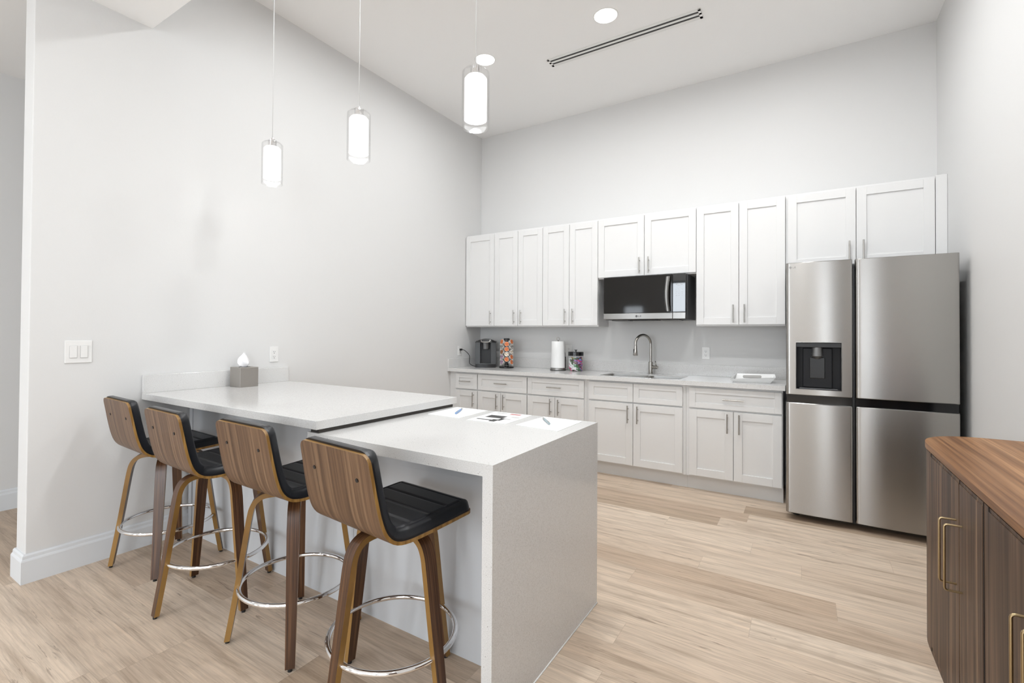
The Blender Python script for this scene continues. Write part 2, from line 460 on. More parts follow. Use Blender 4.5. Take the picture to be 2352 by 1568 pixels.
def baseboard(bm, axis, p, a, b, s, ca=0, cb=0):
    """profile extruded; axis 'y': runs along y on plane x=p, towards s; ca/cb extend for outside corners"""
    prof = [(0, 0), (0.018, 0), (0.018, 0.112), (0.015, 0.120), (0.012, 0.124), (0.011, 0.138), (0.006, 0.146), (0, 0.146)]
    A, B = [], []
    for d, z in prof:
        ea, eb = a - ca * d, b + cb * d
        if axis == 'y': A.append(bm.verts.new((p + s * d, ea, z))); B.append(bm.verts.new((p + s * d, eb, z)))
        else: A.append(bm.verts.new((ea, p + s * d, z))); B.append(bm.verts.new((eb, p + s * d, z)))
    n = len(prof)
    for i in range(n): bm.faces.new((A[i], A[(i + 1) % n], B[(i + 1) % n], B[i]))
    bm.faces.new(A); bm.faces.new(B[::-1])
bm = BM(); baseboard(bm, 'y', 0.0, WEND, -3.312, 1, 1, 0); baseboard(bm, 'x', WEND, -WT, 0.0, -1, 1, 1); baseboard(bm, 'y', -WT, WEND, 0.0, -1, 1, 0)
struct('baseboard_left', bm, 'trim')
bm = BM(); baseboard(bm, 'y', FARX, REAR, 0.0, 1); struct('baseboard_far_left', bm, 'trim')
bm = BM(); baseboard(bm, 'y', WX, REAR, -0.001, -1); struct('baseboard_right', bm, 'trim')
# unseen door in the right wall, added so the refrigerator reflects a dark band
bm = BM()
box(bm, WX - 0.03, WX - 0.001, -6.25, -6.16, 0, 2.15); box(bm, WX - 0.03, WX - 0.001, -5.26, -5.17, 0, 2.15); box(bm, WX - 0.03, WX - 0.001, -6.16, -5.26, 2.06, 2.15)
d_ = struct('added_door_1', bm, 'trim')
bm = BM(); box(bm, WX - 0.02, WX - 0.001, -6.16, -5.26, 0.01, 2.06); part('door_leaf', bm, 'sbwood', d_)
# outdoors seen in reflections
bm = BM(); box(bm, -25, 30, -45, REAR - 0.35, -0.3, -0.2); struct('ground', bm, simple('paving', (0.42, 0.41, 0.39), 0.9))

# ------------------------------------------------------------------ cabinets
def shaker(bm, x0, x1, yf, z0, z1, st=0.062, t=0.02):
    """door or drawer front: front plane y=yf, thickness t behind it"""
    yb = yf + t
    st = min(st, (x1 - x0) * 0.28); sz = min(st, (z1 - z0) * 0.27)
    yp = yf + 0.009
    X = [x0, x0 + st, x1 - st, x1]; Z = [z0, z0 + sz, z1 - sz, z1]
    box(bm, X[0], X[1], yf, yb, z0, z1, 0.0012, seg=1); box(bm, X[2], X[3], yf, yb, z0, z1, 0.0012, seg=1)
    box(bm, X[1], X[2], yf, yb, Z[0], Z[1], 0.0012, seg=1); box(bm, X[1], X[2], yf, yb, Z[2], Z[3], 0.0012, seg=1)
    box(bm, X[1] - 0.001, X[2] + 0.001, yp, yb - 0.002, Z[1] - 0.001, Z[2] + 0.001)

def pull(bm, x, z, yf, L=0.154, vert=True, r=0.0055):
    y = yf - 0.030
    if vert:
        tube(bm, [(x, y, z - L / 2), (x, y, z + L / 2)], r, 12)
        for s in (-1, 1): tube(bm, [(x, yf, z + s * 0.048), (x, y, z + s * 0.048)], r * 0.8, 8)
    else:
        tube(bm, [(x - L / 2, y, z), (x + L / 2, y, z)], r, 12)
        for s in (-1, 1): tube(bm, [(x + s * 0.048, yf, z), (x + s * 0.048, y, z)], r * 0.8, 8)

UT, UB, UY = 2.444, 1.375, -0.316
def upper(x0, x1, z0, doors, label, hz=None, filler=None):
    t = thing('wall_cabinet', label, 'cabinet', (x0, UY + 0.022, z0), 'white wall cabinets along the back wall')
    bm = BM(); box(bm, x0 + 0.0008, x1 - 0.0008, UY + 0.0225, -0.001, z0, UT, 0.001, seg=1)
    part('body', bm, 'cab', t)
    for (a, b, hs) in doors:
        bm = BM(); shaker(bm, a + 0.002, b - 0.002, UY, z0 + 0.012, UT - 0.016)
        d = part('door', bm, 'cab', t)
        bm = BM(); pull(bm, (b - 0.043) if hs > 0 else (a + 0.043), (hz or z0 + 0.105), UY); part('handle', bm, 'nickel', d)
    if filler:
        bm = BM(); box(bm, filler[0], filler[1], UY, UY + 0.02, z0 + 0.002, UT, 0.001, seg=1); part('filler_strip', bm, 'cab', t)
    return t
upper(0.0035, 0.4025, UB, [(0.006, 0.4025, 1)], 'narrow single-door white wall cabinet in the corner above the coffee maker')
upper(0.4025, 1.0162, UB, [(0.4025, 0.712, 1), (0.712, 1.0162, -1)], 'two-door white wall cabinet above the coffee pod carousel')
upper(1.0162, 1.6332, UB, [(1.0162, 1.3246, 1), (1.3246, 1.6332, -1)], 'two-door white wall cabinet above the paper towels, left of the microwave')
upper(1.6332, 2.5515, 1.845, [(1.6332, 2.0905, 1), (2.0905, 2.5515, -1)], 'short two-door white wall cabinet directly above the microwave')
upper(2.5515, 3.2350, UB, [(2.5515, 2.8939, 1), (2.8939, 3.2350, -1)], 'tall two-door white wall cabinet between microwave and refrigerator')
upper(3.2350, WX - 0.001, 1.835, [(3.2500, 3.6986, 1), (3.6986, 4.153, -1)], 'wide two-door white wall cabinet above the refrigerator', hz=1.945, filler=(4.155, WX - 0.001))

BY, CTB = -0.61, 0.8768
def base_cab(x0, x1, doors, drawers, label, stile=(0, 0)):
    t = thing('base_cabinet', label, 'cabinet', (x0, BY + 0.02, 0), 'white base cabinets under the back counter')
    bm = BM(); a, b = x0 + 0.0008, x1 - 0.0008
    box(bm, a, b, BY + 0.0205, BY + 0.040, 0.118, CTB - 0.001); box(bm, a, a + 0.018, BY + 0.040, -0.004, 0.118, CTB - 0.001); box(bm, b - 0.018, b, BY + 0.040, -0.004, 0.118, CTB - 0.001)
    box(bm, a + 0.018, b - 0.018, BY + 0.040, -0.004, 0.118, 0.136); box(bm, a + 0.018, b - 0.018, -0.012, -0.004, 0.136, CTB - 0.001)
    part('body', bm, 'cab', t)
    bm = BM(); box(bm, x0 + 0.0005, x1 - 0.0005, -0.53, -0.515, 0, 0.1175); part('toe_kick', bm, 'cab', t)
    for (a, b, hs) in doors:
        bm = BM(); shaker(bm, a + 0.002, b - 0.002, BY, 0.131, 0.679)
        d = part('door', bm, 'cab', t)
        bm = BM(); pull(bm, (b - 0.043) if hs > 0 else (a + 0.043), 0.586, BY); part('handle', bm, 'nickel', d)
    for (a, b, h) in drawers:
        bm = BM(); shaker(bm, a + 0.002, b - 0.002, BY, 0.693, 0.857, 0.05)
        d = part('drawer' if h else 'false_drawer_front', bm, 'cab', t)
        if h:
            bm = BM(); pull(bm, (a + b) / 2, 0.776, BY, min(0.152, (b - a) * 0.52), False); part('handle', bm, 'nickel', d)
    return t
base_cab(0.0, 0.3865, [(0.088, 0.383, 1)], [(0.088, 0.383, 1)], 'narrow white base cabinet in the left corner with one drawer and one door')
base_cab(0.3865, 1.0, [(0.390, 0.684, 1), (0.684, 0.996, -1)], [(0.390, 0.996, 1)], 'white base cabinet below the coffee pod carousel, second from the left wall')
base_cab(1.0, 1.636, [(1.003, 1.3105, 1), (1.3105, 1.6132, -1)], [(1.003, 1.6132, 1)], 'white base cabinet below the paper towels and candy jar')
base_cab(1.636, 2.523, [(1.6589, 2.0778, 1), (2.0778, 2.499, -1)], [(1.6589, 2.0778, 0), (2.0778, 2.499, 0)], 'white sink base cabinet with two handleless false drawer fronts')
base_cab(2.523, 3.2273, [(2.5477, 2.8857, 1), (2.8857, 3.223, -1)], [(2.5477, 3.223, 1)], 'white base cabinet with one wide drawer beside the refrigerator')

# ------------------------------------------------------------------ back counter
CT = 0.9132
SX0, SX1, SY0, SY1 = 1.735, 2.462, -0.535, -0.165
t = thing('kitchen_counter', 'long white speckled quartz counter along the back wall', 'countertop', (1.6, -0.32, CTB))
bm = BM(); X = [0.001, SX0, SX1, 3.2428]; Y = [-0.6455, SY0, SY1, -0.001]
V = {}
for zi, z in enumerate((CTB, CT)):
    for i, x in enumerate(X):
        for j, y in enumerate(Y): V[i, j, zi] = bm.verts.new((x, y, z))
for i in range(3):
    for j in range(3):
        if (i, j) == (1, 1): continue
        bm.faces.new((V[i, j, 1], V[i + 1, j, 1], V[i + 1, j + 1, 1], V[i, j + 1, 1]))
        bm.faces.new((V[i, j, 0], V[i, j + 1, 0], V[i + 1, j + 1, 0], V[i + 1, j, 0]))
for i in range(3):
    bm.faces.new((V[i, 0, 0], V[i + 1, 0, 0], V[i + 1, 0, 1], V[i, 0, 1])); bm.faces.new((V[i, 3, 0], V[i, 3, 1], V[i + 1, 3, 1], V[i + 1, 3, 0]))
    bm.faces.new((V[0, i, 0], V[0, i, 1], V[0, i + 1, 1], V[0, i + 1, 0])); bm.faces.new((V[3, i, 0], V[3, i + 1, 0], V[3, i + 1, 1], V[3, i, 1]))
bm.faces.new((V[1, 1, 0], V[1, 1, 1], V[2, 1, 1], V[2, 1, 0])); bm.faces.new((V[1, 2, 0], V[2, 2, 0], V[2, 2, 1], V[1, 2, 1]))
bm.faces.new((V[1, 1, 0], V[1, 2, 0], V[1, 2, 1], V[1, 1, 1])); bm.faces.new((V[2, 1, 0], V[2, 1, 1], V[2, 2, 1], V[2, 2, 0]))
part('slab', bm, 'quartz', t)
bm = BM(); box(bm, 0.022, 3.2428, -0.021, -0.001, CT, 1.0152, 0.0015); box(bm, 0.001, 0.0215, -0.6455, -0.001, CT, 1.0152, 0.0015)
part('backsplash', bm, 'quartz', t)
# sink
t = thing('kitchen_sink', 'undermount double-bowl stainless steel sink set into the back counter', 'sink', ((SX0 + SX1) / 2, (SY0 + SY1) / 2, CTB))
def bowl(x0, x1, y0, y1, zt, zb, nm):
    bm = BM(); r = 0.03
    def ring(inset, z, n=6):
        out = []
        for cx_, cy_, a0 in ((x1 - inset - r, y1 - inset - r, 0), (x0 + inset + r, y1 - inset - r, 90), (x0 + inset + r, y0 + inset + r, 180), (x1 - inset - r, y0 + inset + r, 270)):
            for k in range(n + 1):
                a = R(a0 + 90 * k / n); out.append(bm.verts.new((cx_ + r * math.cos(a), cy_ + r * math.sin(a), z)))
        return out
    rs = [ring(0, zt), ring(0.004, zb + 0.02), ring(0.02, zb), ]
    for a, b in zip(rs, rs[1:]):
        n = len(a)
        for i in range(n):
            f = bm.faces.new((a[i], a[(i + 1) % n], b[(i + 1) % n], b[i])); f.smooth = True
    bm.faces.new(rs[-1])
    return part(nm, bm, 'sink', t, recalc=False)
mx = SX0 + (SX1 - SX0) * 0.52
bowl(SX0 + 0.001, mx - 0.012, SY0 + 0.001, SY1 - 0.001, CT - 0.012, 0.70, 'bowl'); bowl(mx + 0.012, SX1 - 0.001, SY0 + 0.001, SY1 - 0.001, CT - 0.012, 0.70, 'bowl')
bm = BM(); box(bm, mx - 0.0135, mx + 0.0135, SY0 + 0.001, SY1 - 0.001, CT - 0.05, CT - 0.022, 0.004); part('divider', bm, 'sink', t)
# faucet
fx, fy = 2.096, -0.098
t = thing('kitchen_faucet', 'brushed nickel gooseneck pull-down faucet behind the sink', 'faucet', (fx, fy, CT))
bm = BM(); lathe(bm, [(0.025, CT), (0.025, CT + 0.004), (0.021, CT + 0.008), (0.021, 1.032), (0.0135, 1.034)], fx, fy, 24); part('base', bm, 'nickel2', t)
dx, dy = -0.62, -0.785
pts = [(fx, fy, 1.03), (fx, fy, 1.12), (fx, fy, 1.205)]
ra = 0.088
for k in range(1, 17):
    a = PI - PI * 1.06 * k / 16
    d = ra + ra * math.cos(a); h = 1.205 + ra * math.sin(a)
    pts.append((fx + dx * d, fy + dy * d, h))
bm = BM(); tube(bm, pts, 0.0125, 16); part('spout', bm, 'nickel2', t)
e = Vector(pts[-1]); dd = (e - Vector(pts[-2])).normalized() + Vector((dx, dy, 0)) * 0.10
dd.normalize()
bm = BM(); tube(bm, [e, e + dd * 0.02, e + dd * 0.025, e + dd * 0.09, e + dd * 0.095], [0.0145, 0.0145, 0.0150, 0.0235, 0.021], 20)
sh = part('spray_head', bm, 'nickel2', t)
bm = BM(); c0 = e + dd * 0.05 + Vector((dx, dy, 0)) * 0.019; tube(bm, [c0 - dd * 0.018, c0 + dd * 0.02], 0.004, 8); part('spray_button', bm, 'black', sh)
bm = BM(); tube(bm, [(fx + 0.015, fy, 0.981), (fx + 0.070, fy - 0.012, 0.981)], 0.0165, 16); lv = part('handle', bm, 'nickel2', t)
bm = BM(); tube(bm, [(fx + 0.054, fy - 0.01, 0.99), (fx + 0.046, fy - 0.006, 1.04)], 0.0045, 8); part('lever', bm, 'nickel2', lv)

# ------------------------------------------------------------------ microwave
mx0, mx1, my, mz0, mz1 = 1.732, 2.492, -0.418, 1.440, 1.841
t = thing('microwave', 'over-the-range microwave with black glass door and stainless bottom strip', 'microwave', ((mx0 + mx1) / 2, -0.2, mz0))
bm = BM(); box(bm, mx0 + 0.004, mx1 - 0.002, my + 0.045, -0.001, mz0 - 0.004, mz1, 0.004); part('body', bm, 'darkside', t)
xd = mx0 + 0.640
bm = BM(); box(bm, mx0, xd, my, my + 0.044, mz0 + 0.055, mz1 - 0.001, 0.003); d = part('door', bm, 'mwglass', t)
bm = BM(); box(bm, mx0, xd, my - 0.001, my + 0.044, mz0, mz0 + 0.0548, 0.003); st_ = part('door_trim', bm, 'steel2', t)
# bowed handle
bm = BM(); N = 14; hx = 2.338; prev = None
for k in range(N + 1):
    q = k / N; z = 1.507 + q * (1.818 - 1.507); bow = 0.030 + 0.020 * math.sin(PI * q); xo = 0.010 * math.sin(PI * q)
    ring = [bm.verts.new(p) for p in ((hx - 0.017 - xo, my - bow + 0.006, z), (hx - 0.006 - xo, my - bow - 0.004, z), (hx + 0.006 - xo, my - bow - 0.004, z), (hx + 0.017 - xo, my - bow + 0.006, z), (hx + 0.013 - xo, my - bow + 0.013, z), (hx - 0.013 - xo, my - bow + 0.013, z))]
    if prev:
        for i in range(6): bm.faces.new((prev[i], prev[(i + 1) % 6], ring[(i + 1) % 6], ring[i])).smooth = True
    else: bm.faces.new(ring[::-1])
    prev = ring
bm.faces.new(prev)
for z in (1.535, 1.79): box(bm, hx - 0.012, hx + 0.008, my - 0.036, my, z - 0.012, z + 0.012)
part('handle', bm, 'steel2', d)
bm = BM(); box(bm, xd + 0.002, mx1 - 0.010, my, my + 0.044, mz0 + 0.055, mz1 - 0.001, 0.002)
nf = len(bm.faces)
tube(bm, [(2.43 + 0.026 * math.cos(2 * PI * k / 24), my - 0.0005, 1.745 + 0.007 * math.sin(2 * PI * k / 24)) for k in range(24)], 0.0013, 6, mat=1, closed=True)
for i in range(3):
    for j in range(4): box(bm, 2.400 + i * 0.024, 2.410 + i * 0.024, my - 0.0007, my, 1.70 - j * 0.018, 1.702 - j * 0.018, mat=1)
cp = part('control_panel', bm, ['mwpanel', 'inkgrey'], t)
bm = BM(); box(bm, xd + 0.002, mx1 - 0.010, my - 0.001, my + 0.044, mz0, mz0 + 0.0548, 0.002); part('panel_trim', bm, 'steel2', t)
for (a, b) in ((mx0 + 0.06, mx0 + 0.22), (mx1 - 0.24, mx1 - 0.07)):
    bm = BM(); box(bm, a, b, my + 0.06, my + 0.22, mz0 - 0.014, mz0 - 0.0045, 0.004); part('underside_vent', bm, 'grey', t)
bm = BM(); box(bm, mx0 + 0.24, mx1 - 0.26, my + 0.05, my + 0.2, mz0 - 0.012, mz0 - 0.0045, 0.003); part('underside_lamp_cover', bm, 'black', t)

def logo(x, z, y, s, mat, parent):
    """round badge followed by two capital letters, one mesh"""
    bm = BM(); tube(bm, [(x, y - 0.0002, z), (x, y - 0.0010, z)], s * 0.5, 20)
    h = s * 0.36; w = s * 0.16; u = x + s * 0.8
    box(bm, u, u + w, y - 0.0009, y - 0.0001, z - h, z + h); box(bm, u + w, u + s * 0.46, y - 0.0009, y - 0.0001, z - h, z - h + w * 0.9)
    g = u + s * 0.62
    for k in range(10):
        a0, a1 = R(40 + 28 * k), R(40 + 28 * (k + 1))
        c_, r_ = g + s * 0.30, s * 0.32
        rquad_y(bm, [(c_ + r_ * math.cos(a0), z + (h + 0.0) * math.sin(a0)), (c_ + r_ * math.cos(a1), z + h * math.sin(a1)), (c_ + (r_ - w) * math.cos(a1), z + (h - w) * math.sin(a1)), (c_ + (r_ - w) * math.cos(a0), z + (h - w) * math.sin(a0))], y)
    box(bm, g + s * 0.32, g + s * 0.62, y - 0.0009, y - 0.0001, z - w * 0.4, z + w * 0.4)
    part('logo', bm, mat, parent)
def rquad_y(bm, c, y):
    a = [bm.verts.new((p[0], y - 0.0009, p[1])) for p in c]; b = [bm.verts.new((p[0], y - 0.0001, p[1])) for p in c]
    bm.faces.new(a)
    for i in range(4): bm.faces.new((a[i], b[i], b[(i + 1) % 4], a[(i + 1) % 4]))
M['dispplate'] = simple('dispenser_dark_plate', (0.012, 0.012, 0.014), 0.4, 0.0, 0.25)
M['disppad'] = simple('dispenser_paddle', (0.016, 0.016, 0.016), 0.25, 0.0, 0.4)
M['logo'] = simple('logo_grey', (0.10, 0.10, 0.10), 0.4, 0.3)
M['logolight'] = simple('logo_light_grey', (0.32, 0.31, 0.30), 0.4, 0.6)
logo(2.050, mz0 + 0.027, my - 0.001, 0.022, 'logo', st_)

# ------------------------------------------------------------------ refrigerator
f0, f1, f2, f3, FYP = 3.2545, 3.6362, 3.6510, 4.1645, -0.893
t = thing('refrigerator', 'stainless steel four-door refrigerator with ice and water dispenser', 'refrigerator', ((f0 + f3) / 2, -0.45, 0))
bm = BM(); box(bm, f0 + 0.012, f3 - 0.012, -0.79, -0.03, 0.045, 1.785, 0.004); part('body', bm, 'darkside', t)
for x in (f0 + 0.06, f3 - 0.06):
    for y in (-0.74, -0.12):
        bm = BM(); lathe(bm, [(0.022, 0.0), (0.022, 0.046)], x, y, 16); part('foot', bm, 'rubber', t)
bm = BM(); box(bm, f0 + 0.03, f3 - 0.03, -0.80, -0.79, 0.02, 0.08); part('kick_grille', bm, 'black', t)
def fdoor(x0, x1, z0, z1, hole=None, nm='door'):
    bm = BM(); nx = 30; bul = 0.005; r = 0.020
    xs_ = [x0 + (x1 - x0) * k / nx for k in range(nx + 1)]
    xs_ += [x0 + r * (1 - math.cos(PI / 2 * k / 6)) for k in range(7)] + [x1 - 0.010 * (1 - math.cos(PI / 2 * k / 5)) for k in range(6)]
    zs_ = [z0, z0 + 0.004, z1 - 0.004, z1]
    if hole: xs_ += [hole[0], hole[1]]; zs_ += [hole[2], hole[3]]
    xs_ = sorted(set(round(v, 6) for v in xs_)); zs_ = sorted(set(round(v, 6) for v in zs_))
    def yy(x, z):
        q = (x - x0) / (x1 - x0); y = FYP - bul * (1 - (2 * q - 1) ** 2) + 0.003
        if x - x0 < r: a = 1 - (x - x0) / r; y += r * 0.9 * (1 - math.sqrt(max(0, 1 - a * a)))
        if x1 - x < 0.010: a = 1 - (x1 - x) / 0.010; y += 0.008 * (1 - math.sqrt(max(0, 1 - a * a)))
        if z in (z0, z1): y += 0.004
        return y
    G = {(i, j): bm.verts.new((x, yy(x, z), z)) for i, x in enumerate(xs_) for j, z in enumerate(zs_)}
    for i in range(len(xs_) - 1):
        for j in range(len(zs_) - 1):
            if hole and xs_[i] >= hole[0] - 1e-5 and xs_[i + 1] <= hole[1] + 1e-5 and zs_[j] >= hole[2] - 1e-5 and zs_[j + 1] <= hole[3] + 1e-5: continue
            bm.faces.new((G[i, j], G[i + 1, j], G[i + 1, j + 1], G[i, j + 1])).smooth = True
    # sides back to the cabinet
    yb = -0.80
    per = [(i, 0) for i in range(len(xs_))] + [(len(xs_) - 1, j) for j in range(1, len(zs_))] + [(i, len(zs_) - 1) for i in range(len(xs_) - 2, -1, -1)] + [(0, j) for j in range(len(zs_) - 2, 0, -1)]
    bk = [bm.verts.new((G[k].co.x, yb, G[k].co.z)) for k in per]
    n = len(per)
    for i in range(n):
        f = bm.faces.new((G[per[i]], bk[i], bk[(i + 1) % n], G[per[(i + 1) % n]])); f.material_index = 1 if G[per[i]].co.z == z1 or G[per[i]].co.z == z0 else 0
    bm.faces.new(bk)
    return part(nm, bm, ['steel', 'darkside'], t, recalc=False)
FM0, FM1, FB, FT = 0.8236, 0.8805, 0.050, 1.808
HX0, HX1, HZ0, HZ1 = 3.315, 3.577, 0.922, 1.248
dl = fdoor(f0, f1, FM1, FT, (HX0, HX1, HZ0, HZ1)); dr = fdoor(f2, f3, FM1, FT)
fdoor(f0, f1, FB, FM0); fdoor(f2, f3, FB, FM0)
bm = BM(); box(bm, f0 + 0.004, f1 - 0.002, -0.872, -0.80, FM0 - 0.002, FM1 + 0.002); box(bm, f2 + 0.002, f3 - 0.003, -0.872, -0.80, FM0 - 0.002, FM1 + 0.002)
part('handle_recess', bm, 'blackgloss', t)
bm = BM(); box(bm, f1 + 0.001, f2 - 0.001, -0.855, -0.80, FB + 0.01, FT - 0.055); part('centre_strip', bm, 'black', t)
bm = BM(); box(bm, f0 + 0.03, f0 + 0.12, -0.84, -0.72, 1.7852, 1.80, 0.003); part('hinge_cover', bm, 'darkside', t)
bm = BM(); box(bm, f3 - 0.12, f3 - 0.03, -0.84, -0.72, 1.7852, 1.80, 0.003); part('hinge_cover', bm, 'darkside', t)
# dispenser recess
yd0, yd1 = -0.893, -0.815
bm = BM(); th = 0.004
box(bm, HX0 - 0.001, HX0 + th, yd0, yd1, HZ0, HZ1); box(bm, HX1 - th, HX1 + 0.001, yd0, yd1, HZ0, HZ1); box(bm, HX0, HX1, yd0, yd1, HZ0 - 0.001, HZ0 + th); box(bm, HX0, HX1, yd0, yd1, HZ1 - th, HZ1 + 0.001)
box(bm, HX0, HX1, yd1 - 0.004, yd1, HZ0, HZ1)
dp = part('dispenser', bm, 'dispplate', dl)
bm = BM(); box(bm, HX0 + 0.003, HX1 - 0.003, yd0 + 0.002, yd1 - 0.02, HZ1 - 0.034, HZ1 - 0.004, 0.002); part('display_strip', bm, 'black', dl)
bm = BM(); box(bm, HX0 + 0.040, HX1 - 0.050, yd1 - 0.030, yd1 - 0.004, HZ0 + 0.012, HZ1 - 0.04, 0.004); part('dispenser_back_plate', bm, 'dispplate', dl)
bm = BM(); box(bm, HX0 + 0.080, HX1 - 0.092, yd1 - 0.038, yd1 - 0.030, HZ0 + 0.075, HZ1 - 0.105, 0.004); part('water_paddle', bm, 'disppad', dl)
bm = BM(); lathe(bm, [(0.0, HZ1 - 0.115), (0.014, HZ1 - 0.115), (0.034, HZ1 - 0.095), (0.034, HZ1 - 0.076), (0.032, HZ1 - 0.072), (0.032, HZ1 - 0.034)], HX0 + 0.125, yd1 - 0.042, 24); part('water_nozzle', bm, 'grey', dl)
bm = BM(); box(bm, HX0 + 0.02, HX1 - 0.02, yd0 + 0.012, yd1 - 0.01, HZ0 + 0.004, HZ0 + 0.008); part('drip_tray', bm, 'grey', dl)
bm = BM()
zc_ = (HZ0, HZ1)
tube(bm, [(HX0, FYP - 0.006, HZ0), (HX1, FYP - 0.006, HZ0), (HX1, FYP - 0.006, HZ1), (HX0, FYP - 0.006, HZ1)], 0.0022, 6, closed=True); part('dispenser_trim', bm, 'steel2', dl)
logo(f0 + 0.028, 1.775, FYP + 0.001, 0.016, 'logolight', dl)

# ------------------------------------------------------------------ island: bar and waterfall counter
B0, B1, BX, BT, BB = -3.5778, -2.6155, 1.6482, 0.9209, 0.883
t = thing('bar_counter', 'raised white quartz bar counter against the left wall with short backsplash', 'countertop', (0.8, -3.1, BB))
bm = BM(); box(bm, 0.001, BX, B0, B1, BB, BT, 0.002); part('slab', bm, 'quartz', t)
bm = BM(); box(bm, 0.001, 0.021, B0, B1, BT, 1.0297, 0.0015); part('backsplash', bm, 'quartz', t)
L0, L1, LX, LXI, LT, LB, LL = -3.5666, -2.6425, 2.5229, 2.4825, 0.8664, 0.8252, 1.5745
bm = BM()
pts = [(LL, LB), (LL, LT), (LX, LT), (LX, 0.0), (LXI, 0.0), (LXI, LB)]
A = [bm.verts.new((x, L0, z)) for x, z in pts]; Bv = [bm.verts.new((x, L1, z)) for x, z in pts]
for i in range(6): bm.faces.new((A[i], Bv[i], Bv[(i + 1) % 6], A[(i + 1) % 6]))
for vv in (A, Bv):
    bm.faces.new((vv[0], vv[1], vv[2], vv[5])); bm.faces.new((vv[5], vv[2], vv[3], vv[4]))
t = thing('waterfall_counter', 'lower white quartz counter with waterfall end panel reaching the floor', 'countertop', (2.0, -3.1, 0))
part('slab', bm, 'quartz', t)
bm = BM(); tube(bm, [(LX + 0.001, L0, 0.002), (LX + 0.001, L1, 0.002)], 0.003, 6); part('caulk_bead', bm, 'white', t)
KY = -3.3108
t = thing('bar_cabinet', 'pale grey panelled base carrying the raised bar counter', 'cabinet', (0.8, -3.0, 0))
bm = BM(); box(bm, 0.057, LL - 0.001, KY, -2.68, 0.0, BB - 0.001); part('body', bm, 'panel', t)
bm = BM(); box(bm, 0.0185, 0.0545, KY - 0.006, -2.68, 0.0, BB - 0.001, 0.0015); part('scribe_post', bm, 'panel', t)
t = thing('island_cabinet', 'pale grey panelled base under the lower waterfall counter', 'cabinet', (2.0, -3.0, 0))
bm = BM(); box(bm, LL + 0.001, LXI - 0.001, KY, -2.68, 0.0, LB - 0.001); part('body', bm, 'panel', t)
bm = BM(); box(bm, LL + 0.001, LXI - 0.001, KY - 0.012, KY - 0.0005, 0.715, LB - 0.001, 0.001); part('top_rail', bm, 'panel', t)
bm = BM(); box(bm, LL + 0.012, BX - 0.008, B0 + 0.02, B1 - 0.03, LT + 0.0003, BB - 0.0003); part('support_strip', bm, 'subtopshade', bpy.data.objects['bar_cabinet'])  # strip filling the gap under the bar slab, coloured dark for the gap's shade

